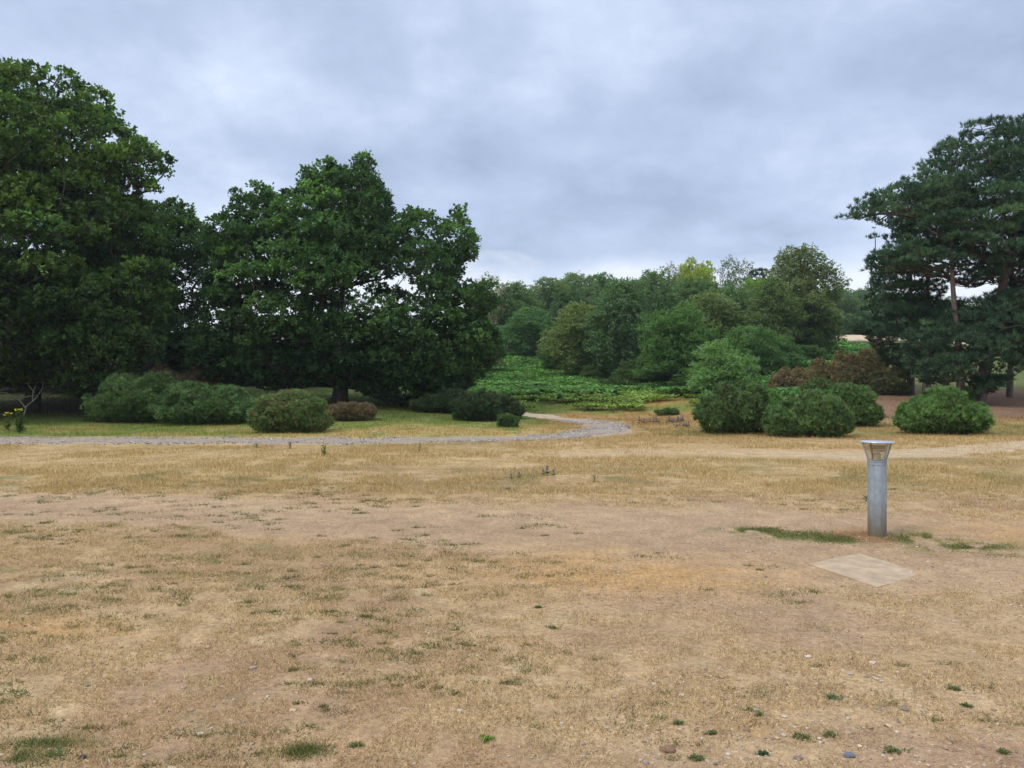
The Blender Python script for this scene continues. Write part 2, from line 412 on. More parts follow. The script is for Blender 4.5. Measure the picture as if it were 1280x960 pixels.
def stone_mat():
    m, nt, out = newmat('stone')
    a = nt.nodes.new('ShaderNodeAttribute'); a.attribute_name = 'tint'
    tc = nt.nodes.new('ShaderNodeNewGeometry'); n = noise(nt, tc.outputs['Position'], 90, 4)
    c = scalec(nt, a.outputs['Color'], mrange(nt, n.outputs[0], .3, .7, .75, 1.2))
    p = nt.nodes.new('ShaderNodeBsdfPrincipled'); nt.links.new(c, p.inputs['Base Color']); p.inputs['Roughness'].default_value = .85
    p.inputs['Specular IOR Level'].default_value = .2
    nt.links.new(p.outputs[0], out.inputs[0]); return m
M_STONE = stone_mat()
def pal(cols, n, j=.15):
    cols = np.array(cols); c = cols[rng.integers(0, len(cols), n)]; return np.clip(c*(1+rng.normal(0, j, (n, 1))), .01, .8)
def view_scatter(n, y0, y1, p=1.0, spread=.68):
    """points over the ground; density falls with distance"""
    t = rng.random(n)
    Y = (y0**(2-p)+t*(y1**(2-p)-y0**(2-p)))**(1/(2-p)) if p != 2 else y0*(y1/y0)**t
    X = rng.uniform(-spread, spread, n)*Y
    return X, Y
# gravel lying on the track
n = 14000; k = rng.integers(0, len(TA), n); s = rng.random(n)
Pg = TA[k]*(1-s)[:, None]+TB[k]*s[:, None] + rng.normal(0, .12, (n, 2))
keep = (fbm(Pg[:, 0], Pg[:, 1], .7, 3, 21) > .40) & (Pg[:, 1] < 33)
Pg = Pg[keep]
tag(link('gravel', stones('gravel', Pg[:, 0], Pg[:, 1], rng.uniform(.012, .034, len(Pg)), pal([(.33,.29,.25),(.24,.215,.185),(.42,.36,.30),(.16,.14,.12),(.34,.26,.18)], len(Pg)), dz=.015)),
    'loose grey gravel lying along the curving track', 'gravel', kind='stuff')
# pebbles in the foreground soil
X, Y = view_scatter(26000, 3, 14, 1.5)
uu = CU+F*X/Y; ww = vflat(Y)
dens = .30+.7*sstep(640, 900, uu)*sstep(650,680,ww)+.5*np.exp(-(((uu-830)/200)**2+((ww-720)/26)**2))+.5*np.exp(-(((uu-1000)/250)**2+((ww-648)/12)**2))
keep = rng.random(len(X)) < dens*sstep(.3,.5,fbm(X, Y, .9, 3, 22))*1.2
X, Y = X[keep], Y[keep]
sz = rng.lognormal(math.log(.0052), .45, len(X)).clip(.003, .02)
tag(link('pebbles', stones('pebbles', X, Y, sz, pal([(.42,.33,.24),(.40,.27,.15),(.46,.38,.29),(.30,.20,.12),(.28,.18,.11),(.42,.30,.19),(.20,.15,.12)], len(X)))),
    'small scattered pebbles bedded in the worn soil', 'pebbles', kind='stuff')

# ------------------------------------------------------------------ grass
def blades(X, Y, L, W, col, lean=.6, zoff=0.0, jit=.25):
    n = len(X); Z = gz(X, Y)+zoff
    d = np.stack([rng.normal(0, lean, n), rng.normal(0, lean, n), np.ones(n)], 1); d = unit(d)
    V, I = needle_tris(np.stack([X, Y, Z], 1), d, L, W)
    c = np.clip(col*(1+rng.normal(0, jit, (n, 1)))*C(.93,.875,.80), .01, .8)
    return V, I, np.repeat(c, 3, 0)
def grass_obj(name, parts, label, cat='grass'):
    off = 0; Vs, Is, Cs = [], [], []
    for V, I, Cc in parts: Vs.append(V); Is.append(I+off); Cs.append(Cc); off += len(V)
    V = np.concatenate(Vs); I = np.concatenate(Is); Cc = np.concatenate(Cs)
    return tag(link(name, np_mesh(name, V, len(I), 3, I, M_GRASS, Cc)), label, cat, kind='stuff')
def greenness(c): return np.clip((c[:, 1]/np.maximum(c[:, 0], 1e-3)-.72)/.35, 0, 1)
def dirtiness(X, Y):
    u = CU+F*X/Y; w = vflat(Y); n2 = fbm(X, Y, 1.1, 4, 4); n4 = fbm(X, Y, .6, 4, 6)
    wj = w + (n2-.5)*(w-480)*.14 + (n4-.5)*(w-480)*.12
    wc = np.interp(u, [-400,0,320,640,900,1280,1800],[616,631,650,664,682,690,700]); hw = np.interp(u, [0,320,640,900,1280],[20,20,30,40,34])
    d = sstep(1.4, 1.0, np.abs(wj-wc)/hw)
    rt = sstep(620, 820, u)*sstep(640, 665, wj)*sstep(.30,.58,n2*.5+n4*.5)*.8
    sl = slab_mask(X, Y)
    return np.maximum(np.maximum(d, rt), np.maximum(sl, sstep(850,960,wj)*sstep(.42,.6,n4)*.7))
SLAB = np.array([(2.62,6.97),(3.27,7.42),(3.52,6.70),(2.87,6.18)])
def slab_mask(X, Y):
    ins = np.ones(len(X), bool)
    for i in range(4):
        a, b = SLAB[i], SLAB[(i+1) % 4]
        ins &= ((b[0]-a[0])*(Y-a[1])-(b[1]-a[1])*(X-a[0])) < 0.04
    return ins.astype(float)
parts = []
# short worn turf, 3 to 12 m
X, Y = view_scatter(420000, 2.9, 13, 1.15, .70)
cl = fbm(X, Y, 6, 3, 31)
keep = rng.random(len(X)) < (1-dirtiness(X, Y)*.95)*sstep(.36, .55, cl)
X, Y = X[keep], Y[keep]; g = ground_colour(X, Y); gr = greenness(g)
straw = np.array([(.57,.425,.26),(.48,.34,.195),(.62,.48,.32),(.38,.255,.15)])[rng.integers(0, 4, len(X))]
col = straw*(1-gr[:, None])+np.array([.11,.15,.04])*gr[:, None]
L = rng.uniform(.010, .028, len(X))*(1+Y/14)*(1+.5*gr); parts.append(blades(X, Y, L, .0026+.00022*Y, col, .9))
# small green tufts scattered in the turf
ng = 2300; tx, ty = view_scatter(ng, 3, 12.5, 1.25, .68)
tn = fbm(tx, ty, .8, 3, 33); tu = CU+F*tx/ty; k = (tn > .44+.10*sstep(500,800,tu)) & (rng.random(ng) < 1-.7*sstep(520,760,tu)) & (rng.random(ng) < (1-.5*dirtiness(tx, ty))); tx, ty = tx[k], ty[k]
tr = rng.uniform(.012, .05, len(tx))*(1+ty/14); per = 38
X = np.repeat(tx, per)+rng.normal(0, 1, len(tx)*per)*np.repeat(tr, per)*1.2; Y = np.repeat(ty, per)+rng.normal(0, 1, len(tx)*per)*np.repeat(tr, per)*.7
k = slab_mask(X, Y) < .5; X, Y = X[k], Y[k]
tc = np.repeat(pal([(.10,.15,.04),(.14,.17,.05),(.17,.17,.06)], len(tx)), per, 0)[k]
parts.append(blades(X, Y, rng.uniform(.012,.03,len(X))*(1+Y/16), .0028+.0003*Y, tc, 1.0))
for (bu, bv, ru, rv) in ((1000,668,46,4.5),(1045,674,26,4),(1150,672,34,4.5),(1210,684,45,4.5),(950,663,30,3),(380,938,20,8),(20,945,40,9),(60,930,46,7)):
    n_ = 1500 if bv < 700 else 320; uu = rng.normal(bu, ru*.6, n_); vv = rng.normal(bv, rv*.6, n_); Y = 1576/(vv-480); X = (uu-CU)/F*Y
    k = (fbm(X, Y, 4.5, 3, 5) > .42) & (slab_mask(X, Y) < .5); X, Y = X[k], Y[k]
    parts.append(blades(X, Y, rng.uniform(.015, .04, len(X)), .003+.0003*Y, pal([(.12,.16,.05),(.16,.18,.07),(.24,.22,.10)], len(X)), .9))
grass_obj('worn_turf', parts, 'short bleached turf with green tufts across the foreground')
# long dry grass of the middle field 12 to 24 m
X, Y = view_scatter(330000, 11.4, 24.3, 1.0, .70)
w = vflat(Y); wj = w+(fbm(X, Y, 1.1, 4, 4)-.5)*(w-480)*.3; u = CU+F*X/Y
tcn = np.abs(w-trackc(u))
keep = rng.random(len(X)) < sstep(632, 606, wj)*sstep(.25,.5,fbm(X, Y, 2.2, 3, 35))*np.where((u > 700)&(tcn < 6), .15, 1)
# nothing on the gravel track (its front edge)
fe = np.interp(u, [-420,0,400,560,640,700,760,800,1400],[562,557,557,555,552.5,549.5,545,540,540])
keep &= w > fe-.4+(fbm(X, Y, 1.1, 3, 71)-.5)*4
X, Y = X[keep], Y[keep]; g = ground_colour(X, Y); gr = greenness(g)
straw = np.array([(.56,.42,.23),(.48,.34,.17),(.62,.48,.29),(.38,.26,.13)])[rng.integers(0, 4, len(X))]
col = straw*(1-gr[:, None])+np.array([.17,.17,.05])*gr[:, None]
hh = .3+1.0*sstep(.35,.65,fbm(X, Y, .5, 3, 36))
grass_obj('dry_grass', [blades(X, Y, rng.uniform(.03, .085, len(X))*hh, .004+.0002*Y, col, .55)], 'long straw coloured grass in the field before the track')
# grass of the banks beyond the track 23 to 45 m
X = rng.uniform(-32, 32, 300000); Y = rng.uniform(22.6, 46, 300000); k = np.abs(X) < .70*Y; X, Y = X[k], Y[k]
u = CU+F*X/Y; g = ground_colour(X, Y)
lit = (u > 1070) & (Y > 31)
# drop blades standing on the gravel track
from_track = np.zeros(len(X), bool)
PT = np.concatenate([TA*(1-s_)+TB*s_ for s_ in (0.02,.25,.5,.75,.98)]); WT = np.linalg.norm(TA-TB, axis=1); 
cell = {}
gx = np.floor(PT[:, 0]/.5).astype(int); gy = np.floor(PT[:, 1]/.5).astype(int)
occ = set(zip(gx.tolist(), gy.tolist()))
for a_, b_ in zip(TA[::1], TB[::1]):
    for s_ in np.linspace(.16, .84, 7):
        q = a_*(1-s_)+b_*s_; occ.add((int(math.floor(q[0]/.5)), int(math.floor(q[1]/.5))))
on = np.fromiter(((a, b) in occ for a, b in zip(np.floor(X/.5).astype(int).tolist(), np.floor(Y/.5).astype(int).tolist())), bool, len(X))
k = ~on & ~(lit & (rng.random(len(X)) < .93)) & (rng.random(len(X)) < sstep(.2,.5,fbm(X, Y, 1.5, 3, 38)))
X, Y, g = X[k], Y[k], g[k]
yl = rng.random(len(X)) < .25
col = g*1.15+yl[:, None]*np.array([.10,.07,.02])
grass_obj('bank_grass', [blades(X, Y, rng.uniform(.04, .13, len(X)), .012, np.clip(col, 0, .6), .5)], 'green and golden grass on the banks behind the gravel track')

# ------------------------------------------------------------------ bracken
def bracken(name, n, area, label, Lf=(.24,.48), base=(.125,.24,.065), dens_fn=None, nf=9):
    x0, x1, y0, y1 = area
    X = rng.uniform(x0, x1, n); Y = rng.uniform(y0, y1, n)
    k = dens_fn(X, Y, CU+F*X/Y); X, Y = X[k], Y[k]; n = len(X); Z = gz(X, Y)+.55*(fbm(X, Y, .55, 3, 44)-.35)*min(1, Lf[1]*1.4)
    m = n*nf; px = np.repeat(X, nf); py = np.repeat(Y, nf); pz = np.repeat(Z, nf)
    a = rng.uniform(0, 2*math.pi, m); L = rng.uniform(*Lf, m); h = rng.uniform(.5, 1.15, m)*L*.9+.04
    hx, hy = np.cos(a), np.sin(a)
    # arching frond: 3 segments of zig-zag outline
    t = np.array([.15, .5, 1.0]); 
    V = np.empty((m, 8, 3)); wd = np.array([.06,.20,.14,.0])
    tt = np.array([0, .35, .7, 1.0])
    for i in range(4):
        cx = px+hx*L*tt[i]*.8; cy = py+hy*L*tt[i]*.8; cz = pz+h*(1-(1-tt[i])**2*.6)-.35*L*max(0, tt[i]-.4)**1.5 + .05
        ww = wd[i]*L
        V[:, i*2] = np.stack([cx-hy*ww, cy+hx*ww, cz-.06*ww], 1); V[:, i*2+1] = np.stack([cx+hy*ww, cy-hx*ww, cz-.06*ww], 1)
    idx = (np.array([[0,1,3,2],[2,3,5,4],[4,5,7,6]])[None]+(np.arange(m)*8)[:, None, None]).reshape(-1, 4)
    tone = np.repeat(.45+1.1*fbm(X, Y, .7, 3, 41), nf)*rng.uniform(.65, 1.35, m)
    c = np.array(base)[None]*tone[:, None]; yl = rng.random(m) < .015; c[yl] = np.array([.20,.21,.05])*tone[yl, None]
    me = np_mesh(name, V.reshape(-1, 3), len(idx), 4, idx, M_GRASS, np.repeat(c, 8, 0))
    return tag(link(name, me), label, 'bracken', kind='stuff')
def hill_d(X, Y, u):
    lo = 45+ (fbm(X, Y, .25, 3, 42)-.5)*20-1.5*(fbm(X, Y, 1.2, 2, 45) > .5)
    return (u > 540) & (u < 900) & (Y > lo) & (rng.random(len(X)) < np.where(Y > 60, .8, 1))
bracken('bracken', 26000, (-8, 16, 43, 84), 'dense green bracken covering the slope below the birches', dens_fn=hill_d)
bracken('bracken', 4200, (8, 34, 55, 90), 'bright green bracken on the ridge below the sandy field', dens_fn=lambda X, Y, u: (u > 980) & (u < 1115) & (Y < 84), base=(.125,.26,.065))
bracken('bracken', 4500, (6, 30, 33, 54), 'bracken running up between the willow and the brown gorse', dens_fn=lambda X, Y, u: (u > 880) & (u < 1120) & (Y > 33+ (u < 1060)*0) & ((Y < 52)) & ~((u > 1085) & (Y < 43)), base=(.105,.215,.065), Lf=(.2,.42))
bracken('bracken', 5200, (-2, 12, 38.0, 49), 'yellowing low bracken fringe beside the track bend', Lf=(.12,.32), base=(.20,.27,.06), nf=7,
        dens_fn=lambda X, Y, u: (u > 640) & (u < 900) & (fbm(X, Y, .6, 3, 43) > .40+.10*(Y < 41)))

# ------------------------------------------------------------------ trees
def in_poly(P, x, y):
    x = np.asarray(x); y = np.asarray(y); r = np.zeros(x.shape, bool); n = len(P)
    for i in range(n):
        x1, y1 = P[i]; x2, y2 = P[(i+1) % n]
        c = ((y1 > y) != (y2 > y)); xin = (x2-x1)*(y-y1)/((y2-y1) if y2 != y1 else 1e-9)+x1
        r ^= c & (x < xin)
    return r
def poly_dist(P, x, y):
    d = np.full(len(x), 1e9); n = len(P)
    for i in range(n):
        a = np.array(P[i], float); b = np.array(P[(i+1) % n], float); ab = b-a
        t = np.clip(((x-a[0])*ab[0]+(y-a[1])*ab[1])/max(ab@ab, 1e-9), 0, 1)
        d = np.minimum(d, np.hypot(x-a[0]-t*ab[0], y-a[1]-t*ab[1]))
    return d
def poisson(P, r, order=None):
    """greedy thinning with varying radius"""
    keep = []; K = np.empty((0, 3)); R = np.empty(0)
    for i in range(len(P)):
        if len(keep):
            if np.any(((K-P[i])**2).sum(1) < (0.5*(R+r[i]))**2): continue
        keep.append(i); K = np.vstack([K, P[i]]); R = np.append(R, r[i])
    return np.array(keep)
def puffs_from_outline(poly, Y, base, depth, n=5000, rmin=.35, rmax=.95, k=1.15, holes=(), rag=.0, rsc=.55):
    """outline (photo px) -> a crown of real size at distance Y, given its own depth; local coordinates about base"""
    P = [((u-CU)/F*Y-base[0], EYE-(v-CV)/F*Y-base[2]) for u, v in poly]
    xs = [p[0] for p in P]; zs = [p[1] for p in P]
    x = rng.uniform(min(xs), max(xs), n*3); z = rng.uniform(min(zs), max(zs), n*3)
    ok = in_poly(P, x, z); x, z = x[ok][:n], z[ok][:n]
    d = poly_dist(P, x, z); r = np.clip(d*.85, rmin, rmax)*rng.uniform(.7, 1.15, len(x))
    ok = d > rmin*.45; x, z, d, r = x[ok], z[ok], d[ok], r[ok]
    R = depth; dd = np.minimum(d, R); th = np.sqrt(np.maximum(dd*(2*R-dd), 0))
    f = np.where(rng.random(len(x)) < .72, rng.uniform(.72, 1, len(x)), rng.uniform(0, .72, len(x)))*np.sign(rng.normal(size=len(x)))
    y = f*np.maximum(th-r*.6, 0)
    if rag:
        nz = fbm(x+y*.3, z-y*.2, rsc, 3, 61+base[0]*.01); rg = rag*min(1, depth/4)**1.5*np.clip((z-min(zs)-.22*(max(zs)-min(zs)))/(.2*(max(zs)-min(zs))), 0, 1); lim = rg*np.exp(-d/1.4)+rg*.35
        ok = (nz > .30+lim*.22) | (rg < .02)
        x, y, z, r, d = x[ok], y[ok], z[ok], r[ok], d[ok]
    for (hu, hv, hr) in holes:
        hx = (hu-CU)/F*Y-base[0]; hz = EYE-(hv-CV)/F*Y-base[2]; hr = hr/F*Y
        ok = np.hypot(x-hx, z-hz) > hr+r*.75
        x, y, z, r = x[ok], y[ok], z[ok], r[ok]
    Q = np.stack([x, y, z], 1); kk = poisson(Q, r*k)
    return Q[kk], r[kk]
def crown_leaves(Q, r, L=.17, W=.12, dens=75, per=8, ros=.16, squash=.75, base=(.05,.085,.022), hue=None, kind='leaf', droop=0., tonej=.28, tip=None):
    """each puff: a shell of rosettes, each a spray of leaves"""
    nr = np.maximum((dens*r**2).astype(int), 6); tot = nr.sum()
    pid = np.repeat(np.arange(len(Q)), nr)
    o = rdir(tot); o[:, 2] = np.where(o[:, 2] < -.25, -o[:, 2]*rng.uniform(.2, 1, tot), o[:, 2]); o = unit(o)
    spr = np.where(rng.random(tot) < .07, rng.uniform(1.1, 1.45, tot), 1.0)
    lump = spr+.26*np.sin(o[:, 0]*5+pid*1.7)*np.sin(o[:, 1]*5+pid*2.9)*np.cos(o[:, 2]*4+pid)
    rad = r[pid]*rng.uniform(.45, 1.0, tot)**.5*lump
    c = Q[pid]+o*rad[:, None]*np.array([1, 1, squash])
    if droop: c[:, 2] -= droop*rng.random(tot)**2*np.minimum(r[pid], 1)
    m = tot*per; rid = np.repeat(np.arange(tot), per)
    od = o[rid]; 
    if kind == 'leaf':
        d = unit(od*.7+rdir(m)*.9+np.array([0, 0, .15-droop*.8]))
        pos = c[rid]+rdir(m)*ros*rng.random((m, 1))*.7
        nrm = unit(np.array([0, 0, .9])+od*.5+rdir(m)*.8)
        V, I = leaf_quads(pos, d, nrm, L*rng.uniform(.6, 1.25, m), W*rng.uniform(.7, 1.2, m)); kk = 4
    else:
        up = np.array([0, 0, .55-droop])
        d = unit(od*.55+rdir(m)*.75+up)
        pos = c[rid]+rdir(m)*ros*.25
        V, I = needle_tris(pos, d, L*rng.uniform(.6, 1.2, m), W*rng.uniform(.7, 1.3, m)); kk = 3
    tone = rng.normal(1, tonej, len(Q)).clip(.55, 1.6)[pid][rid]*rng.normal(1, .14, tot).clip(.6,1.5)[rid]*rng.normal(1, .16, m).clip(.5, 1.6)
    col = np.array(base)[None]*tone[:, None]
    if hue is not None:
        h = np.array(hue); hf = np.clip(rng.normal(.22, .28, len(Q)), 0, 1)[pid][rid]*rng.uniform(.5, 1.2, m)
        col = col*(1-hf[:, None])+h[None]*tone[:, None]*hf[:, None]
    if tip is not None:
        tcol, frac = tip; k = (rng.random(tot) < frac*2*np.clip(fbm(c[:, 0]*1.0, c[:, 2]+c[:, 1], .9, 2, 51)-.1, 0, 1))[rid]
        col[k] = np.array(tcol)*tone[k, None]
    return V, I, kk, np.repeat(np.clip(col, .004, .7), kk, 0)
def limbs(trunk_pts, trunk_rad, Q, r, rt=.022, power=.42, start=.35, sag=.0, sides=5, maxr=.6, sub=3):
    """grow limbs from trunk towards every puff, nearest-node joining"""
    trunk_pts = np.asarray(trunk_pts, float); nT = len(trunk_pts)
    nodes = [p for p in trunk_pts]; par = [-1]+list(range(nT-1)); lead = [i >= nT*start for i in range(nT)]
    base = trunk_pts[int(nT*start)]
    order = np.argsort(np.linalg.norm(Q-base, axis=1))
    dist = list(np.linalg.norm(trunk_pts-base, axis=1))
    tips = []
    for qi in order:
        q = Q[qi].copy(); q[2] -= r[qi]*.25
        A = np.array(nodes); ok = np.array(lead); dq = np.linalg.norm(q-base)
        D = np.linalg.norm(A-q, axis=1)
        cost = D+.35*np.array(dist)+1e6*(~ok)+ np.maximum(A[:, 2]-q[2], 0)*.8
        j = int(np.argmin(cost)); a = A[j]; prev = j; seg = D[j]; ns = max(1, min(5, int(seg/.9)+1))
        off = rng.normal(0, .07*seg, 3)
        for s_ in range(1, ns+1):
            t = s_/ns; p = a*(1-t)+q*t+off*math.sin(math.pi*t)*(1 if s_ < ns else 0); p = p-np.array([0, 0, sag*seg*math.sin(math.pi*t)])
            nodes.append(p); par.append(prev); lead.append(True); dist.append(dist[prev]+np.linalg.norm(p-nodes[prev])); prev = len(nodes)-1
        tips.append(prev)
    n = len(nodes); cnt = np.zeros(n)
    for t in tips: cnt[t] += 1
    for i in range(n-1, nT-1, -1):
        cnt[par[i]] += cnt[i]
    rad = rt*np.maximum(cnt, 1)**power
    rad = np.minimum(rad, maxr)
    rad[:nT] = trunk_rad
    A = np.array(nodes)
    paths = [(trunk_pts, trunk_rad)]
    for i in range(nT, n):
        p = par[i]; paths.append((np.array([A[p], A[i]]), np.array([min(rad[p], rad[i]*1.6 if p < nT else rad[p]), rad[i]])))
    return paths
def trunk_line(h, r0, lean=(0, 0), wob=.12, n=9, flare=1.5, top=.25):
    t = np.linspace(0, 1, n); P = np.stack([lean[0]*t+wob*np.sin(t*5+1)*t, lean[1]*t+wob*np.cos(t*4)*t, h*t-.15*(t == 0)], 1)
    P -= P[0]*[1, 1, 0]
    R = r0*(1-(1-top)*t); R[0] *= flare; R[1] *= 1+(flare-1)*.25
    return P, R
def add_tree(name, u, Y, label, cat, trunk, crown, barkm, leafm, group=None, color=(1,1,1), trunk_name='trunk', crown_name='crown', root=None):
    x, y = at(u, Y); z = gz1(x, y)
    root = empty(name, (x, y, z)); tag(root, label, cat, group)
    if trunk is not None:
        me = tube_mesh(name+'_'+trunk_name, trunk, barkm, 6); link(trunk_name, me, root)
        if barkm is M_PINEBARK:
            me.materials.append(M_PINELIMB); nt0 = (len(trunk[0][0])-1)*6
            me.polygons.foreach_set('material_index', (np.arange(len(me.polygons)) >= nt0).astype(np.int32))
    V, I, kk, col = crown
    o = link(crown_name, np_mesh(name+'_'+crown_name, V, len(I), kk, I, leafm, col), root); o.color = (*color, 1)
    return root
def basept(u, Y): x, y = at(u, Y); return (x, y, gz1(x, y))

# --- three big oaks on the left
def oak(u, Y, poly, depth, label, h, r0, lean=(0,0), base=(.066,.125,.032), hue=(.15,.23,.045), holes=(), dens=72, k=1.1, rmax=.95, n=6000, startf=.3, name='oak_tree', L=.165, W=.12, per=8, rag=.42):
    b = basept(u, Y); Q, r = puffs_from_outline(poly, Y, b, depth, n=n, holes=holes, k=k, rmax=rmax, rmin=.24, rag=rag, rsc=.8)
    cr = crown_leaves(Q, r, L=L, W=W, dens=dens, per=per, ros=.2, squash=.7, base=base, hue=hue)
    T = trunk_line(h, r0, lean, .25, flare=1.22)
    tr = limbs(T[0], T[1], Q, r, rt=.016, power=.44, start=startf)
    return add_tree(name, u, Y, label, 'tree', tr, cr, M_OAKBARK, M_LEAF)
PL = [(-190,330),(-170,190),(-90,100),(-30,68),(10,76),(22,92),(38,98),(50,92),(80,95),(102,94),(124,108),(118,130),(134,134),(152,150),(155,165),(172,170),(192,180),(206,194),(196,212),(200,232),(182,242),(166,226),(160,240),(184,262),(196,300),(200,350),(190,420),(165,455),(60,484),(-50,488),(-160,460)]
oak(38, 35, PL, 5.5, 'largest oak at the left edge, its crown running out of the frame', 7.5, .32, (.6,.5), base=(.068,.130,.032), hue=(.19,.28,.05),
    holes=((30,300,9),(195,222,6)), n=8000)
PM = [(140,265),(180,250),(200,262),(214,258),(230,250),(240,275),(262,284),(272,296),(278,330),(266,360),(246,378),(256,410),(262,440),(240,462),(150,470),(80,455),(90,380),(110,300)]
oak(205, 43, PM, 4.5, 'dark oak in the middle between the edge oak and the spreading oak', 6.0, .36, (.2,0), holes=((248,352,7),(255,395,10)), base=(.060,.112,.030), hue=(.10,.155,.036))
PR = [(262,300),(270,282),(288,268),(300,276),(299,250),(310,238),(328,232),(345,240),(352,264),(365,242),(382,234),(379,218),(392,212),(404,222),(410,203),(424,206),(440,216),(450,200),(460,197),(473,203),(470,222),(484,236),(490,258),(484,284),(500,276),(520,262),(534,270),(556,270),(560,286),(570,268),(580,258),(590,284),(599,298),(594,322),(576,332),(578,350),(592,354),(606,344),(622,352),(628,370),(620,388),(602,398),(622,412),(634,440),(612,462),(592,482),(572,498),(530,504),(500,512),(478,500),(440,488),(400,482),(360,490),(310,484),(270,478),(246,460),(252,430),(262,412),(270,392),(262,372),(270,340)]
oak(424, 38, PR, 5.0, 'spreading dark oak with its thick trunk behind the gorse beside the track', 5.5, .42, (.3,0),
    holes=((262,392,8),(458,377,6),(520,382,8),(577,352,5),(432,390,5),(330,386,5),(500,350,4),(350,330,4)), n=9000, rag=.30, base=(.056,.115,.035), hue=(.12,.22,.055))
oak(-95, 31, [(-200,250),(-120,260),(-60,300),(-10,330),(22,380),(28,430),(10,468),(-60,480),(-180,470)], 3, 'oak low boughs hanging in from the left edge above the grass', 4, .28,
    base=(.05,.09,.022), hue=(.11,.155,.03), n=3000)
oak(140, 34, [(62,440),(70,400),(92,388),(118,380),(142,392),(150,412),(180,408),(196,424),(192,455),(165,476),(120,486),(96,502),(84,488),(60,470)], 2.0,
    'light green young oak in front of the dark crowns at left', 2.2, .09, base=(.085,.15,.04), hue=(.16,.22,.045), n=2500, rmax=.6)
oak(56, 33.5, [(20,470),(36,452),(60,440),(86,452),(112,455),(114,476),(92,486),(70,482),(44,480)], 1.2, 'small yellow green sapling below the edge oak', 1.0, .04,
    base=(.075,.12,.028), hue=(.19,.22,.04), n=900, rmax=.42, name='oak_sapling')

# --- dark undergrowth trees behind the oaks: copies of generic meshes
def generic(kind, seed):
    """returns (trunk mesh, crown mesh, height, width) in metres, local coordinates"""
    global rng
    keep_rng = rng; rng = np.random.default_rng(seed)
    if kind == 'birch':
        H, Wd = 11., 6.
        T = trunk_line(9.2, .13, (rng.normal(0,.4), rng.normal(0,.3)), .25, n=10, flare=1.2)
        n = 1500; t = rng.random(n)**.8; z = 1.5+t*9.2; prof = np.interp(z/11, [0,.13,.3,.55,.8,.93,1], [.3,.62,.9,1,.72,.4,.08])
        a = rng.uniform(0, 2*math.pi, n); rr = rng.random(n)**.45*prof*Wd/2*(1+.25*np.sin(a*3+z*.9+seed))
        Q = np.stack([rr*np.cos(a), rr*np.sin(a), z], 1); r = rng.uniform(.45, .95, n)*(1-.35*z/11)
        kk = poisson(Q, r*1.15); Q, r = Q[kk], r[kk]
        cr = crown_leaves(Q, r, L=.20, W=.14, dens=62, per=7, ros=.3, squash=1.15, base=(1,1,1), droop=.75, tonej=.2)
        tr = limbs(T[0], T[1], Q, r, rt=.012, power=.42, start=.2, sag=.05, maxr=.12, sides=4); bm = M_BIRCH
    elif kind == 'round':
        H, Wd = 10., 9.
        T = trunk_line(5.5, .26, (rng.normal(0,.3), 0), .2)
        n = 1500; o = rdir(n); o[:, 2] = np.abs(o[:, 2])*1.0-.35*(rng.random(n) < .35)
        rad = rng.uniform(.55, 1, n)**.6
        Q = o*rad[:, None]*np.array([Wd/2, Wd/2, 5.6])*(1+.18*np.sin(o[:, :1]*6+seed)*np.cos(o[:, 1:2]*5))+np.array([0, 0, 3.6]); Q = Q[Q[:, 2] > 1.0]
        r = rng.uniform(.6, 1.15, len(Q)); kk = poisson(Q, r*1.15); Q, r = Q[kk], r[kk]
        cr = crown_leaves(Q, r, L=.22, W=.17, dens=58, per=7, ros=.26, squash=.75, base=(1,1,1), tonej=.2)
        tr = limbs(T[0], T[1], Q, r, rt=.02, power=.42, start=.3, maxr=.25); bm = M_OAKBARK
    elif kind == 'shrub':
        H, Wd = 5., 5.6
        T = trunk_line(2.5, .1, (.2, 0), .2, n=6)
        n = 1000; o = rdir(n); o[:, 2] = np.abs(o[:, 2]); rad = rng.uniform(.45, 1, n)**.6
        Q = o*rad[:, None]*np.array([2.5, 2.5, 4.3])*(1+.2*np.sin(o[:, :1]*7+seed))+np.array([0, 0, .4])
        r = rng.uniform(.4, .8, len(Q)); kk = poisson(Q, r*1.15); Q, r = Q[kk], r[kk]
        cr = crown_leaves(Q, r, L=.17, W=.10, dens=130, per=6, ros=.22, squash=.9, base=(1,1,1), droop=.35, tonej=.2)
        tr = limbs(T[0], T[1], Q, r, rt=.012, power=.4, start=.1, maxr=.08); bm = M_TWIG
    elif kind == 'wispy':
        H, Wd = 10., 4.
        T = trunk_line(9, .10, (.4, .1), .25, n=10)
        n = 260; t = rng.random(n); z = 3+t*6.8; a = rng.uniform(0, 2*math.pi, n); prof = np.interp(z, [3,6,9,10],[.7,1,.7,.3])
        Q = np.stack([np.cos(a)*prof*2*rng.random(n)**.5, np.sin(a)*prof*2*rng.random(n)**.5, z], 1); r = rng.uniform(.3, .6, n)
        kk = poisson(Q, r*1.6); Q, r = Q[kk], r[kk]
        cr = crown_leaves(Q, r, L=.2, W=.12, dens=60, per=6, ros=.3, squash=1.2, base=(1,1,1), droop=.4)
        tr = limbs(T[0], T[1], Q, r, rt=.015, power=.4, start=.3, maxr=.1); bm = M_BIRCH
    V, Fq = tube(tr, 5); tm = np_mesh(kind+'_trunk', V, len(Fq), 4, Fq, bm, smooth=True)
    V, I, kk, col = cr; cm = np_mesh(kind+'_crown', V, len(I), kk, I, M_LEAF, col)
    rng = keep_rng
    return tm, cm, H, Wd
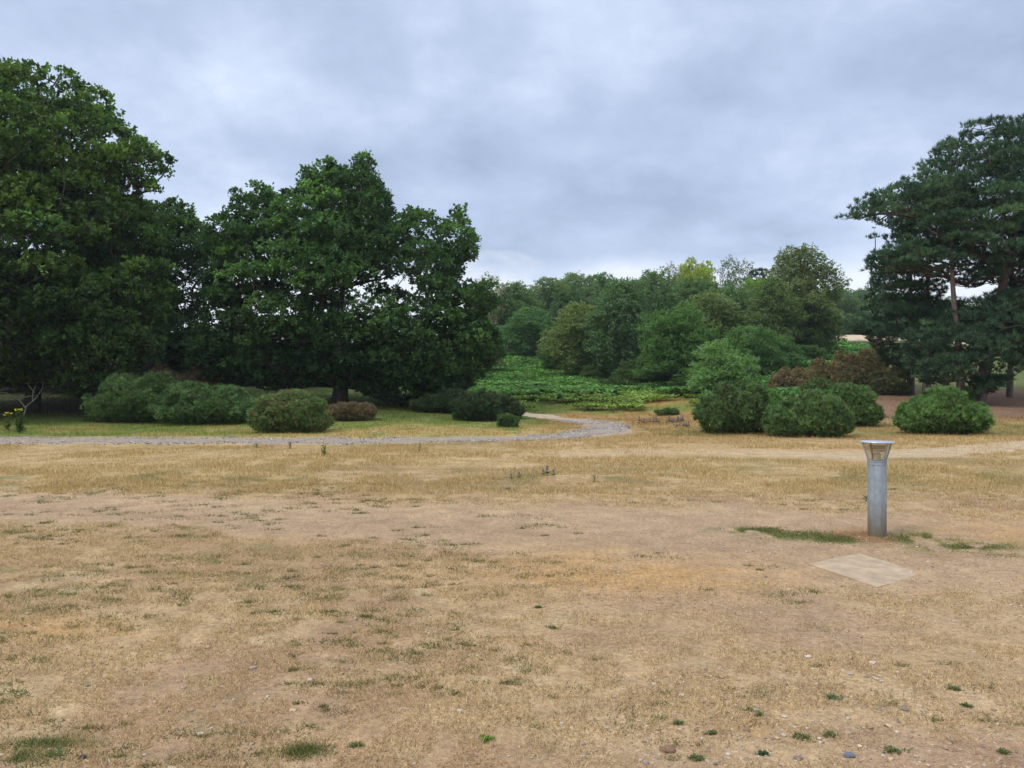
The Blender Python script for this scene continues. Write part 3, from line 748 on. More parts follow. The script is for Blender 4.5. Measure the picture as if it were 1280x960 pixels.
GEN = {('birch', 0): generic('birch', 101), ('birch', 1): generic('birch', 202), ('birch', 2): generic('birch', 303),
       ('round', 0): generic('round', 11), ('round', 1): generic('round', 22), ('shrub', 0): generic('shrub', 5), ('shrub', 1): generic('shrub', 6),
       ('wispy', 0): generic('wispy', 9)}
_proto = {}
BGK = 3.0
def place(kind, var, u, Y, top_v, wpx, label, col, name=None, cat='tree', group=None, zoff=0.0):
    tm, cm, H, Wd = GEN[(kind, var)]
    x, y = at(u, Y); z = gz1(x, y)+zoff
    hgt = EYE-(top_v-CV)/F*Y - z; wid = wpx/F*Y
    nm = name or {'birch':'birch_tree','round':'broadleaf_tree','shrub':'sallow_bush','wispy':'birch_tree'}[kind]
    if (kind, var) not in _proto:
        root = empty(nm, (0, 0, 0)); t = link('trunk', tm, root); c = link('crown', cm, root); _proto[(kind, var)] = (root, t, c)
    else:
        r0, t0, c0 = _proto[(kind, var)]
        root = r0.copy(); COL.objects.link(root); root.name = nm
        t = t0.copy(); COL.objects.link(t); t.parent = root
        c = c0.copy(); COL.objects.link(c); c.parent = root
    root.location = (x, y, z); root.rotation_euler = (0, 0, random.uniform(0, 6.28)); root.scale = (wid/Wd, wid/Wd, hgt/H)
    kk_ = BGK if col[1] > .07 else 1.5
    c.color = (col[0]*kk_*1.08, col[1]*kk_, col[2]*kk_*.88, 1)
    for k in ('group',):
        if k in root: del root[k]
    tag(root, label, cat, group)
    return root
DG = (.042,.080,.030); MG = (.060,.105,.038); OG = (.088,.118,.042); BG = (.055,.115,.025); YG = (.16,.20,.030); GG = (.075,.105,.055); LG = (.085,.145,.050)
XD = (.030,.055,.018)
for a in [
 # hillside wood, from the left
 ('round',0,592,64,402,70,'greyish olive round tree just right of and behind the spreading oak',(.085,.095,.05)),
 ('wispy',0,613,82,343,52,'pale feathery tree rising behind the right tip of the spreading oak',(.13,.13,.085)),
 ('birch',0,642,84,352,66,'mid green birch at the left end of the hillside wood',MG),
 ('birch',1,662,77,384,64,'green birch with a pale trunk standing at the top of the bracken slope',(.055,.11,.042)),
 ('birch',2,688,104,346,76,'birch on the skyline above the pale trunked birch',(.07,.11,.042)),
 ('round',1,716,92,357,58,'dark round topped tree behind the olive birch',DG),
 ('birch',0,720,116,341,66,'soft green birch on the skyline left of the low dark dome',(.075,.115,.045)),
 ('round',0,752,122,340,52,'low dark green domed tree on the skyline',(.045,.10,.022)),
 ('birch',1,724,61,378,74,'olive green birch at the right end of the bracken slope',OG),
 ('birch',2,696,66,420,40,'small dark birch tucked left of the olive birch',DG),
 ('birch',2,778,58,346,82,'tall blue green birch in the centre of the hillside wood',(.055,.098,.044)),
 ('birch',0,818,72,338,78,'tall green birch right of the blue green birch',(.058,.10,.040)),
 ('wispy',0,838,98,330,44,'thin leaved birch poking above the wood left of the yellow dome',(.09,.115,.06)),
 ('round',1,866,108,322,60,'yellow green domed tree on the skyline',YG),
 ('round',0,868,92,345,70,'green tree below the yellow dome',MG),
 ('birch',1,800,104,348,60,'birch on the skyline right of the low dark dome',(.065,.105,.04)),
 ('round',1,846,50,378,88,'broad green tree at the foot of the wood beside the willow',(.055,.108,.034)),
 ('birch',0,828,54,420,60,'dark green birch low on the left of the broad green tree',(.05,.09,.03)),
 ('birch',2,888,62,364,84,'olive feathery birch in front of the yellow dome',(.082,.115,.045)),
 ('wispy',0,912,98,322,38,'spindly birch on the skyline right of the yellow dome',(.055,.08,.045)),
 ('wispy',0,932,101,326,34,'second spindly birch, next to the dark flat topped tree',(.05,.075,.045)),
 ('round',0,944,90,345,48,'bright green domed tree left of the tallest birch',(.095,.165,.025)),
 ('round',1,915,80,352,60,'mid green tree in the gap behind the olive feathery birch',MG),
 ('birch',1,1000,66,307,92,'tallest birch of the wood, its rounded head above the others',(.075,.098,.040)),
 ('birch',0,966,62,345,64,'green birch shouldering the left side of the tallest birch',(.065,.10,.036)),
 ('birch',2,1024,64,372,50,'dark birch skirt at the right side of the tallest birch',(.055,.085,.032)),
 ('shrub',0,940,54,410,78,'round green sallow bush under the tallest birch',(.055,.11,.034)),
 ('shrub',1,975,56,424,64,'dark green sallow bush right of the round one',(.045,.09,.030)),
 ('shrub',0,1008,60,432,60,'low dark bush at the foot of the tallest birch',(.04,.075,.026)),
 ('shrub',1,902,43.5,432,92,'pale green willow with a dead white branch',(.085,.15,.055)),
 ('shrub',0,866,47.5,462,54,'low dark green bush left of the pale willow',(.045,.09,.028)),
 ('shrub',1,790,55,455,60,'dark bush at the foot of the blue green birch',(.045,.08,.028)),
 ('shrub',0,745,58,458,50,'dark bush at the foot of the olive birch',(.045,.078,.028)),
 # beyond the sandy field
 ('birch',0,1052,132,359,48,'birch with a forked pale trunk beyond the sandy field',(.06,.105,.04)),
 ('birch',1,1078,140,361,46,'green tree in the middle of the row beyond the sandy field',(.055,.10,.038)),
 ('round',1,1104,134,362,48,'rounded tree beyond the sandy field, nearest the pines',(.075,.125,.035)),
 ('birch',2,1032,142,366,44,'tree beyond the sandy field half hidden by the tallest birch',(.06,.10,.04)),
 ('round',0,1140,136,366,60,'tree beyond the sandy field seen between pine trunks',(.06,.11,.03)),
 ('round',1,1185,130,372,70,'tree in the distance behind the pine trunks',(.06,.11,.03)),
 ('birch',1,1235,128,375,60,'distant birch behind the leaning pine trunk',(.06,.10,.035)),
 ('round',0,1290,120,372,80,'distant tree at the right edge behind the pines',(.06,.10,.035)),
 ('shrub',0,1045,128,392,60,'low bush under the birch with a forked trunk',(.05,.09,.035)),
 ('shrub',1,1082,130,390,70,'low bushes edge behind the sandy field, middle part',(.05,.09,.035)),
 ('shrub',0,1120,127,390,70,'low bush behind the sandy field beside the left pine',(.05,.09,.035)),
 ('shrub',1,1165,125,390,70,'low bush far behind the gap between the pine trunks',(.05,.09,.035)),
 ('shrub',0,1215,122,392,80,'low bush far behind the leaning pine',(.05,.09,.035)),
 ('shrub',1,1270,118,392,90,'low bush far behind the slim right pine',(.05,.09,.035)),
 ('round',1,1022,112,382,60,'dark tree behind the right side of the tallest birch',DG),
 ('round',0,775,100,366,80,'dark green tree deep in the wood behind the blue green birch',DG),
 ('round',1,655,108,362,80,'dark green tree deep in the wood at its left end',DG),
 ('round',0,610,100,372,80,'dark green tree deep in the wood behind the feathery tree',DG),
 ('shrub',1,815,88,400,90,'low tree deep in the wood right of the blue green birch',DG),
 ('shrub',0,960,84,390,90,'low tree deep in the wood behind the tallest birch',DG),
 # behind the left oaks
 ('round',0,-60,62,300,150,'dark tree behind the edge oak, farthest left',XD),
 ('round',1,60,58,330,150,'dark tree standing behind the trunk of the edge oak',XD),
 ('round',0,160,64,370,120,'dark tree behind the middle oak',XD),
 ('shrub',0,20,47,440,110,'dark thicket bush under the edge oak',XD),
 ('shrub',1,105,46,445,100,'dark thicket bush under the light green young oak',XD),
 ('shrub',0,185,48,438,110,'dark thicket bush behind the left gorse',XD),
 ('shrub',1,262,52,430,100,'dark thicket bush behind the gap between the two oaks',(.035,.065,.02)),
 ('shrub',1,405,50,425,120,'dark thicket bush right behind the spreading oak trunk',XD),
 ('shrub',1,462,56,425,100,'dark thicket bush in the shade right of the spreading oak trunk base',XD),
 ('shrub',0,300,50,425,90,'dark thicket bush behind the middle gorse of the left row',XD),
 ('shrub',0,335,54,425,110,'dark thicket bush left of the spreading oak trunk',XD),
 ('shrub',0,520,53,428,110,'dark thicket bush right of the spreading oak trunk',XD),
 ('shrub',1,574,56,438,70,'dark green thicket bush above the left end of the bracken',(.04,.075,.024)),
 ('birch',1,255,150,404,60,'far pale green tree seen through the gap between the oaks',(.10,.15,.10)),
]:
    place(*a)

# --- Scots pines on the right
def pine(u, Y, poly, depth, label, h, r0, lean=(0,0), holes=(), base=(.060,.120,.058), hue=(.10,.165,.06), n=6000, rmax=.75, dens=130, startf=.45, per=13, k=1.16):
    b = basept(u, Y); Q, r = puffs_from_outline(poly, Y, b, depth, n=n, holes=holes, k=k, rmax=rmax, rmin=.22, rag=.72, rsc=.9)
    cr = crown_leaves(Q, r, L=.21, W=.030, dens=dens, per=per, ros=.15, squash=.5, base=base, hue=hue, kind='needle')
    T = trunk_line(h, r0, lean, .2, n=11, flare=1.2, top=.35)
    tr = limbs(T[0], T[1], Q, r, rt=.013, power=.42, start=startf, maxr=.12)
    return add_tree('pine_tree', u, Y, label, 'tree', tr, cr, M_PINEBARK, M_NEEDLE)
PB = [(1150,222),(1156,196),(1152,186),(1172,182),(1186,172),(1196,160),(1220,154),(1250,152),(1300,150),(1350,165),(1380,230),(1350,330),(1300,362),(1250,358),(1215,360),(1185,350),(1140,340),(1104,345),(1092,330),(1096,312),(1112,304),(1110,292),(1096,300),(1080,286),(1060,276),(1053,264),(1068,260),(1076,244),(1100,238),(1110,244),(1124,224),(1140,214)]
pine(1222, 37.5, PB, 4.2, 'biggest pine with a leaning dark trunk, its high crown reaching left over the slope', 10.5, .31, (2.3,0), n=9000, startf=.5, holes=((1112,276,9),(1090,292,5),(1180,262,4),(1196,340,9),(1246,352,7),(1270,356,7),(1130,300,4)))
PA = [(1098,340),(1110,320),(1140,326),(1168,350),(1172,376),(1196,392),(1194,420),(1170,440),(1176,462),(1150,474),(1122,466),(1108,445),(1086,420),(1056,410),(1062,398),(1086,394),(1092,366)]
pine(1138, 42, PA, 2.8, 'pine with a pale straight trunk foot at the left of the pine group', 8.0, .19, (.1,0), n=4500, startf=.35, holes=((1122,428,4),(1180,372,5)), base=(.042,.088,.046))
PC = [(1150,398),(1176,388),(1204,372),(1232,378),(1262,362),(1300,350),(1340,380),(1330,440),(1290,452),(1262,470),(1236,492),(1214,500),(1196,478),(1170,486),(1148,476),(1140,450),(1138,420)]
pine(1202, 36.4, PC, 2.6, 'pine with low dark boughs hanging over the grey trunks', 7.5, .19, (-.3,.3), n=5000, startf=.3, holes=((1160,404,5),(1248,462,6),(1228,380,5),(1203,486,11)), base=(.045,.092,.047))
PD = [(1240,330),(1262,345),(1300,330),(1360,340),(1400,380),(1390,440),(1320,446),(1282,442),(1262,424),(1246,400),(1244,362)]
pine(1262, 40.5, PD, 2.6, 'slim dark trunked pine at the right edge of the photo', 9, .15, (.2,0), n=3000, startf=.4)
T = trunk_line(10, .17, (.15,0), .12, n=10)
b = basept(1158, 41); Qx, rx = puffs_from_outline([(1130,238),(1160,222),(1200,230),(1210,270),(1190,310),(1150,318),(1120,300)], 41, b, 2, n=1500, rmax=.7)
add_tree('pine_tree', 1158, 41, 'pine with an orange brown upper trunk showing through the gap in the boughs', 'tree', limbs(T[0], T[1], Qx, rx, rt=.018, start=.6, maxr=.1),
    crown_leaves(Qx, rx, L=.2, W=.038, dens=90, per=9, ros=.16, squash=.5, base=(.045,.092,.047), kind='needle'), M_PINEBARK, M_NEEDLE)
# flat topped distant pine by the spindly birches
b = basept(950, 96); Qx, rx = puffs_from_outline([(934,350),(938,338),(952,334),(960,340),(956,352),(960,372),(942,378)], 96, b, 1.5, n=300, rmax=.8)
T = trunk_line(8, .15); add_tree('pine_tree', 950, 96, 'dark flat topped pine on the skyline beside the tallest birch', 'tree', limbs(T[0], T[1], Qx, rx, rt=.02, start=.5),
    crown_leaves(Qx, rx, L=.3, W=.08, dens=60, per=8, ros=.2, squash=.4, base=(.035,.065,.035), kind='needle'), M_PINEBARK, M_NEEDLE)

# --- gorse bushes
def gorse(u0, u1, top, basev, Y, label, base=(.075,.140,.050), hue=(.12,.185,.055), tip=((.15,.10,.055), .10), depth=None, dens=480, lob=9, name='gorse_bush', cat='bush', per=8, L=.115, twiggy=True, seed=None):
    u = (u0+u1)/2; x, y = at(u, Y); z = EYE-(basev-CV)/F*Y; zg = gz1(x, y); 
    W = (u1-u0)/F*Y; H = EYE-(top-CV)/F*Y-zg; D = depth or W*.42
    sd = rng.uniform(0, 99); K = 26; poly = []
    for i in range(K+1):   # rough mound: irregular top, sides that bulge, foot on the ground
        a = math.pi*(1-i/K); p = .85; skew = rng.uniform(-.12, .12)
        cx_ = math.copysign(abs(math.cos(a))**p, math.cos(a)); sz = max(math.sin(a), 0)**.72
        k_ = .60+.76*float(fbm([i*.62+sd], [sd], 1.0, 2, 3)[0])
        poly.append((cx_*W/2*min(k_+.06, 1.06)+skew*sz*W*.5, max(sz*H*min(k_, 1.3)*.95, 0)))
    poly = [(-W*.36, -.06)]+[(a*1.0, max(b, .16*H)) for a, b in poly]+[(W*.36, -.06)]
    n_ = 2600; x = rng.uniform(-W/2*1.08, W/2*1.08, n_); zz = rng.uniform(0, H*1.05, n_); ok = in_poly(poly, x, zz); x, zz = x[ok], zz[ok]
    d = poly_dist(poly, x, zz); rm = .17*H+.05; r = np.clip(d*.8, .07, rm)*rng.uniform(.6, 1.1, len(x)); ok = d > .03; x, zz, d, r = x[ok], zz[ok], d[ok], r[ok]
    RR = min(D, H*.75); dd = np.minimum(np.minimum(d, RR), np.maximum(H-zz, 0)*.9+.06*H); th = np.sqrt(np.maximum(dd*(2*RR-dd), 0))*D/RR
    f = np.where(rng.random(len(x)) < .85, rng.uniform(.8, 1, len(x)), rng.uniform(0, .8, len(x)))*np.sign(rng.normal(size=len(x)))
    Q = np.stack([x, f*np.maximum(th-r*.5, 0), zz], 1); kk = poisson(Q, r*1.0); Q, r = Q[kk], r[kk]
    base = (base[0]*1.5, base[1]*1.38, base[2]*1.15); hue = tuple(min(.4, b_*1.4) for b_ in hue)
    cr = crown_leaves(Q, r, L=L, W=.010+.0004*Y, dens=dens*2.0, per=per, ros=.08, squash=1.1, base=base, hue=hue, kind='needle', tonej=.24, tip=tip)
    stems = []
    for i in range(9):
        a = rng.uniform(0, 2*math.pi); e = np.array([math.cos(a)*W*.28, math.sin(a)*D*.5, H*rng.uniform(.4,.7)])
        t = np.linspace(0, 1, 4)[:, None]; stems.append((t*e*[1, 1, 1]+np.sin(t*3.1)*[.03, .04, 0]-[0, 0, .05], np.linspace(.03, .012, 4)))
    return add_tree(name, u, Y, label, cat, stems, cr, M_TWIG, M_NEEDLE, trunk_name='stem', crown_name='foliage')
BR = dict(base=(.20,.145,.085), hue=(.11,.15,.055), tip=((.26,.18,.11), .3), name='dead_gorse_bush')
gorse(108,238,470,527,32.5,'long green gorse bush at the far left end of the gorse row')
gorse(196,328,480,533,31,'green gorse bush in the middle of the left gorse row', base=(.068,.128,.05))
gorse(314,414,487,541,26.3,'rounded gorse bush with brownish tips nearest the gravel track at left', tip=((.20,.13,.07), .35), base=(.085,.145,.05))
gorse(170,262,452,500,37,'brown dying gorse bush behind the left gorse row', dens=240, **BR)
gorse(228,275,458,500,37.5,'small tawny dying gorse bush right of the other brown one', dens=240, base=(.17,.12,.06), hue=(.13,.13,.05), tip=((.22,.15,.07), .3), name='dead_gorse_bush')
gorse(414,470,503,530,31,'low brown gorse bush beside the spreading oak trunk', base=(.13,.10,.055), hue=(.09,.12,.04), tip=((.24,.15,.11), .4))
gorse(515,592,488,516,35,'dark gorse bush under the right boughs of the spreading oak', base=(.028,.052,.020), hue=(.045,.07,.025))
gorse(560,628,486,528,31.5,'dark gorse bush in the middle of the row before the bracken', base=(.030,.058,.024), hue=(.05,.08,.03))
gorse(598,655,492,526,33,'brownish green gorse bush at the right end beside the track bend', base=(.038,.062,.028), hue=(.06,.08,.03), tip=((.12,.085,.05), .3))
gorse(622,648,518,538,28.5,'smallest round gorse bush before the right end of the dark row', base=(.035,.075,.024), lob=6)
gorse(868,968,480,547,25.3,'left gorse bush of the right cluster with one yellow spray', base=(.055,.105,.038), tip=((.12,.085,.05), .15))
gorse(958,1060,494,552,23.8,'front gorse bush of the right cluster behind the bollard', base=(.065,.125,.045))
gorse(1024,1098,484,536,28,'rear gorse bush of the right cluster leaning to the right', base=(.07,.14,.045))
gorse(915,975,486,508,34,'low spreading bush behind the left gorse of the right cluster', base=(.075,.16,.045), lob=7, tip=((.10,.14,.04),.1))
gorse(1127,1230,490,545,25.2,'lone rounded gorse bush right of the bollard', base=(.075,.150,.045), tip=((.10,.12,.04), .1))
gorse(820,848,512,523,36,'tiny dark bush in the grass near the purple flowers', base=(.05,.09,.03), lob=5, dens=240)
TN = dict(base=(.16,.125,.065), hue=(.10,.15,.05), tip=((.26,.18,.10), .25), dens=220)
gorse(962,1010,462,494,42,'small brown dying gorse bush lowest at the left of the slope bushes', dens=220, **BR)
gorse(995,1046,452,492,43,'tawny dying gorse bush second from the left on the slope', **TN)
gorse(1002,1040,472,502,38,'small green gorse bush before the tawny ones on the slope', dens=240, base=(.075,.13,.045), hue=(.12,.14,.05))
gorse(1036,1078,440,484,45,'brown dying gorse bush in the middle of the slope', dens=220, **BR)
gorse(1050,1088,462,496,41,'olive gorse bush with brown tips in the middle of the slope', dens=220, base=(.07,.095,.038), hue=(.14,.11,.055), tip=((.20,.13,.07), .35))
gorse(1070,1112,436,476,46,'tawny brown dying gorse bush topmost on the slope', **TN)
gorse(1086,1136,460,494,42,'dull green gorse bush beside the pale pine trunk', dens=220, base=(.055,.085,.035), hue=(.12,.11,.05), tip=((.18,.11,.07), .25))
gorse(1195,1216,484,500,36.5,'small bright sprig bush at the foot of the pines', base=(.08,.14,.04), lob=5, dens=240)
gorse(745,800,472,492,52,'dark low bush at the edge of the bracken under the birches', base=(.04,.075,.026), dens=160)

# --- bare branches
def bare(name, u, Y, label, segs, r0=.03, zoff=0.0):
    x, y = at(u, Y); z = gz1(x, y)+zoff
    paths = []
    for pts in segs:
        P = np.array(pts, float)+rng.normal(0, .02, (len(pts), 3)); paths.append((P, np.linspace(r0, r0*.35, len(P)))); r0 *= .93
    me = tube_mesh(name, paths, M_DEAD, 6); return tag(link(name, me, None, (x, y, z)), label, 'branch')
bare('dead_branch', 30, 33.5, 'forked bare white branch standing in the shade at left',
  [[(0,0,-.1),(.1,0,.35),(.35,.05,.6),(.4,.05,1.0),(.55,.1,1.45)],[(.35,.05,.6),(.6,0,.8),(.75,.1,1.2),(.7,.1,1.5)],[(.1,0,.3),(-.3,.1,.7),(-.8,.1,.95),(-1.3,.2,1.0)],[(-.3,.1,.7),(.1,.1,.8),(.5,.2,.85)],[(.4,.05,1.0),(.2,0,1.3),(.25,0,1.6)]], .035)
bare('dead_branch', 884, 45.0, 'dead white branch sticking up on the left of the pale willow',
  [[(0,0,1.0),(-.15,-.3,1.9),(-.4,-.5,2.6)],[(-.15,-.3,1.9),(-.1,-.5,2.4)],[(-.4,-.5,2.6),(-.75,-.5,2.8)]], .05)
bare('dead_branch', 694, 76, 'fallen silvery branches at the top of the bracken slope',
  [[(-1.2,0,.5),(0,0,1.4),(1.2,0,1.0)],[(-.8,0,1.6),(0,0,1.3),(.9,.2,.6)],[(0,0,1.4),(.4,0,2.4)],[(0,0,1.3),(-.5,0,2.2)]], .06)

# ------------------------------------------------------------------ small plants
def join_parts(parts):
    off = 0; Vs, Is, Cs = [], [], []
    for V, I, c in parts: Vs.append(V); Is.append(I+off); Cs.append(c); off += len(V)
    return np.concatenate(Vs), np.concatenate(Is), np.concatenate(Cs)
def ragwort_meshes(h=.5, flowers=True, n=70, col=(.10,.16,.04), seed=1):
    st = [(np.array([[0,0,-.03],[.02,.01,h*.5],[.03*i-.03,.02,h]]), np.array([.008,.006,.004])) for i in range(3)]
    t = rng.random(n); pos = np.stack([rng.normal(0,.03,n), rng.normal(0,.03,n), t*h], 1)
    d = unit(np.stack([rng.normal(0,1,n), rng.normal(0,1,n), rng.uniform(.1,1.0,n)], 1))
    V, I = leaf_quads(pos, d, np.array([0,0,1.])+.3*rdir(n), h*.32*(1.1-.6*t), h*.09)
    c = np.array(col)*rng.normal(1,.2,(n,1)).clip(.5,1.5)
    fl = None
    if flowers:
        m = 60; p2 = np.stack([rng.normal(0,.09,m), rng.normal(0,.09,m), h+rng.normal(0,.035,m)], 1); d2 = unit(rdir(m)+[0,0,.3])
        V2, I2 = leaf_quads(p2, d2, rdir(m)*.4+[0,0,1.], .045, .04); fl = (V2, I2, np.repeat(pal([(.65,.50,.03),(.55,.52,.05)], m), 4, 0))
    return st, (V, I, np.repeat(c, 4, 0)), fl
def plant(name, u, Y, label, cat, h, flowers=True, col=(.10,.16,.04), n=70, group=None):
    st, lf, fl = ragwort_meshes(h, flowers, n, col)
    x, y = at(u, Y); root = empty(name, (x, y, gz1(x, y))); tag(root, label, cat, group)
    link('stem', tube_mesh(name+'_stem', st, M_TWIG, 5), root)
    link('foliage', np_mesh(name+'_foliage', lf[0], len(lf[1]), 4, lf[1], M_GRASS, lf[2]), root)
    if fl:
        for i in range(6):
            V0, F0 = ico(); hp = np.array([rng.normal(0, .08), rng.normal(0, .08), h+rng.normal(0, .03)])
            V = V0*np.array([.045, .045, .018])*(1+rng.normal(0, .2, (len(V0), 1)))+hp
            link('flower_head', np_mesh(name+'_flower', V, len(F0), 3, F0, M_GRASS, np.tile([.60,.48,.04], (len(V), 1))), root)
plant('ragwort_plant', 405, 17.3, 'leafy yellow green plant standing alone in the dry field', 'plant', .25, False, (.17,.21,.04), 90)
plant('ragwort_plant', 362, 19.5, 'small upright green plant left of the leafy yellow green one', 'plant', .18, False, (.08,.13,.04), 60)
plant('ragwort_plant', 320, 19.6, 'smallest green plant near the tuft at the track edge', 'plant', .14, False, (.08,.13,.04), 60)
plant('ragwort_plant', 524, 18.4, 'thin green sprig in the dry field below the spreading oak', 'plant', .22, False, (.12,.16,.05), 25)
plant('ragwort_plant', 24, 25.6, 'tall plant with yellow flower heads at the left beside the track', 'plant', .78, True, (.09,.15,.04), 160)
plant('ragwort_plant', 10, 26.3, 'shorter yellow flowered plant at the extreme left', 'plant', .62, True, (.12,.15,.04), 90)
plant('ragwort_plant', 1082, 10.7, 'little green weed left of the bollard post', 'weed', .09, False, (.10,.15,.04), 50)
plant('ragwort_plant', 742, 12.9, 'pale green rosette in the field below the lupins', 'weed', .12, False, (.17,.20,.07), 50)
def lupin_mesh():
    st = [(np.array([[0,0,-.02],[.01,0,.25]]), np.array([.006,.004]))]
    n = 34; a = rng.uniform(0, 6.28, n); d = unit(np.stack([np.cos(a), np.sin(a), rng.uniform(.1,.9,n)], 1))
    V, I = leaf_quads(np.zeros((n,3))+[0,0,.05], d, np.tile([0,0,1.], (n,1)), .14, .035); lf = (V, I, np.repeat(np.array([.10,.14,.07])*rng.normal(1,.2,(n,1)).clip(.5,1.5), 4, 0))
    m = 60; t = rng.random(m); a = rng.uniform(0, 6.28, m); d = unit(np.stack([np.cos(a), np.sin(a), np.full(m,.5)], 1))
    V, I = leaf_quads(np.stack([np.zeros(m), np.zeros(m), .14+t*.16], 1), d, rdir(m), .05*(1.2-t*.7), .03)
    return st, lf, (V, I, np.repeat(pal([(.25,.22,.42),(.20,.18,.36),(.36,.32,.48)], m), 4, 0))
st, lf, fl = lupin_mesh()
LS = tube_mesh('lupin_stem', st, M_TWIG, 5); LL = np_mesh('lupin_leaves', lf[0], len(lf[1]), 4, lf[1], M_GRASS, lf[2]); LF = np_mesh('lupin_flower', fl[0], len(fl[1]), 4, fl[1], M_GRASS, fl[2])
def lupin_copy_root(first=[None]):
    if first[0] is None:
        r = empty('lupin_plant', (0,0,0)); kids = [link('stem', LS, r), link('foliage', LL, r), link('flower_spike', LF, r)]; first[0] = (r, kids); return r
    r0, kids = first[0]; r = r0.copy(); COL.objects.link(r)
    for k in kids: c = k.copy(); COL.objects.link(c); c.parent = r
    return r
def lupin(u, Y, label, group, s=1.0):
    r = lupin_copy_root(); x, y = at(u, Y); r.location = (x, y, gz1(x, y)); r.rotation_euler = (0,0,random.uniform(0,6)); r.scale = (s, s, s)
    tag(r, label, 'flower', group); return r
for i in range(34):
    lupin(796+random.uniform(0,58), random.uniform(30.2,31.6), 'purple lupin in the dense drift left of the dark gorse cluster', 'purple lupins in the drift left of the gorse cluster', random.uniform(.45,.8))
for i in range(10):
    lupin(842+random.uniform(0,20), random.uniform(27.8,28.8), 'pale mauve lupin in the small patch in front of the drift', 'mauve lupins before the drift', random.uniform(.4,.65))
for i in range(8):
    lupin(728+random.uniform(0,14), random.uniform(38,39), 'purple lupin in the patch behind the track bend', 'lupins behind the track bend', random.uniform(.7,1.0))
lupin(684, 13.9, 'tallest grey purple lupin of the clump alone in the dry field', None, .60)
lupin(679, 13.8, 'lupin at the left foot of the tallest field lupin', None, .42)
lupin(692, 13.7, 'lupin at the right foot of the tallest field lupin', None, .46)
lupin(649, 13.5, 'short lupin left of the field clump', None, .40)
lupin(639, 13.3, 'lowest lupin farthest left in the dry field', None, .36)

# foreground weeds one can count
def weed(u, v, w, label, col=(.15,.175,.075), n=130, tall=.014):
    Y = 1576/(v-480); x, y = at(u, Y); R = w/F*Y/2; z = gz1(x, y)
    bx = rng.normal(0, .33, 9); by = rng.normal(0, .33, 9); bx[:3] *= .2; by[:3] *= .2; b_ = rng.integers(0, 9, n); px = (bx[b_]+rng.normal(0, .28, n))*R; py = (by[b_]+rng.normal(0, .22, n))*R*.8
    pz = gz(px+x, py+y)-z
    d = unit(np.stack([px/R+rng.normal(0,.6,n), py/R+rng.normal(0,.6,n), rng.uniform(.3,1.2,n)], 1))
    V, I = leaf_quads(np.stack([px, py, pz], 1), d, rdir(n)*.5+[0,0,1.], tall*rng.uniform(.6,1.5,n), .006+.25*tall*rng.random(n))
    me = np_mesh('weed_tuft', V, len(I), 4, I, M_GRASS, np.repeat(pal([col, tuple(c*1.25 for c in col), tuple(c*.8 for c in col)], n), 4, 0))
    tag(link('weed_tuft', me, None, (x, y, z)), label, 'weed')
for a in [(691,785,20,'round green weed tuft alone at the centre of the foreground'),(381,937,52,'large green tuft at the bottom left of centre'),
 (1041,874,27,'blue green weed at the lower right, level with the pale stones',(.09,.15,.075)),(1004,922,30,'olive tuft left of the small dark stone'),
 (1120,940,32,'green tuft near the bottom right, right of the small dark stone'),(1191,863,17,'bright green tuft far right'),(608,925,16,'vivid lime green weed at the bottom centre',(.13,.24,.03)),
 (635,855,22,'low green tuft above the lime green weed'),(890,917,13,'small green tuft right of the orange soil patch base'),(848,904,14,'small green tuft left of the orange soil patch'),
 (1255,942,18,'green tuft at the bottom right corner'),(1038,920,22,'tuft beside the olive tuft at the lower right'),(868,948,26,'dark green tuft at the bottom near the brown stone'),
 (673,760,10,'tiny dark tuft above the round centre tuft'),(70,945,46,'green grass clump at the bottom left corner',(.11,.16,.05)),(446,932,16,'tiny tuft right of the large bottom left one'),
 (950,895,11,'tiny tuft on the upper rim of the orange soil patch'),(1208,884,12,'tiny tuft below the bright far right one'),(953,942,12,'tiny bluish tuft at the bottom, right of the dark green tuft',(.09,.14,.08))]:
    weed(*a)
def stone_thing(u, v, w, label, col, flat=.5):
    Y = 1576/(v-480); x, y = at(u, Y); import bmesh
    bm = bmesh.new(); bmesh.ops.create_icosphere(bm, subdivisions=3, radius=1); R = w/F*Y/2
    for vt in bm.verts:
        p = np.array(vt.co); k = 1+.28*(fbm([p[0]+p[2]], [p[1]], 1.3, 2, w)[0]-.5)*2; q = p*k*R*np.array([1, .75, flat]); vt.co = q
    me = bpy.data.meshes.new('stone'); bm.to_mesh(me); bm.free(); me.materials.append(M_STONE)
    a_ = me.color_attributes.new('tint', 'FLOAT_COLOR', 'POINT'); a_.data.foreach_set('color', np.tile([*col, 1.], len(me.vertices)).astype(np.float32))
    tag(link('stone', me, None, (x, y, gz1(x, y)+R*flat*.3)), label, 'stone')
stone_thing(835, 938, 20, 'brown rounded stone at the bottom beside the dark green tuft', (.22,.13,.075))
stone_thing(1061, 945, 15, 'dark grey blue stone at the bottom right', (.13,.14,.16))
stone_thing(251, 918, 8, 'pale flat stone in the bottom left soil', (.55,.48,.36))
stone_thing(104, 947, 11, 'dark stone beside the bottom left grass clump', (.05,.05,.05))
stone_thing(808, 954, 7, 'small grey stone at the bottom edge', (.22,.21,.22))
stone_thing(426, 866, 12, 'thin dark chip of wood or stone left of centre', (.13,.09,.06), .25)
stone_thing(1010, 823, 9, 'small pale stone in the lower right soil', (.55,.46,.36))
stone_thing(575, 890, 7, 'small white stone near the bottom centre', (.60,.55,.48))

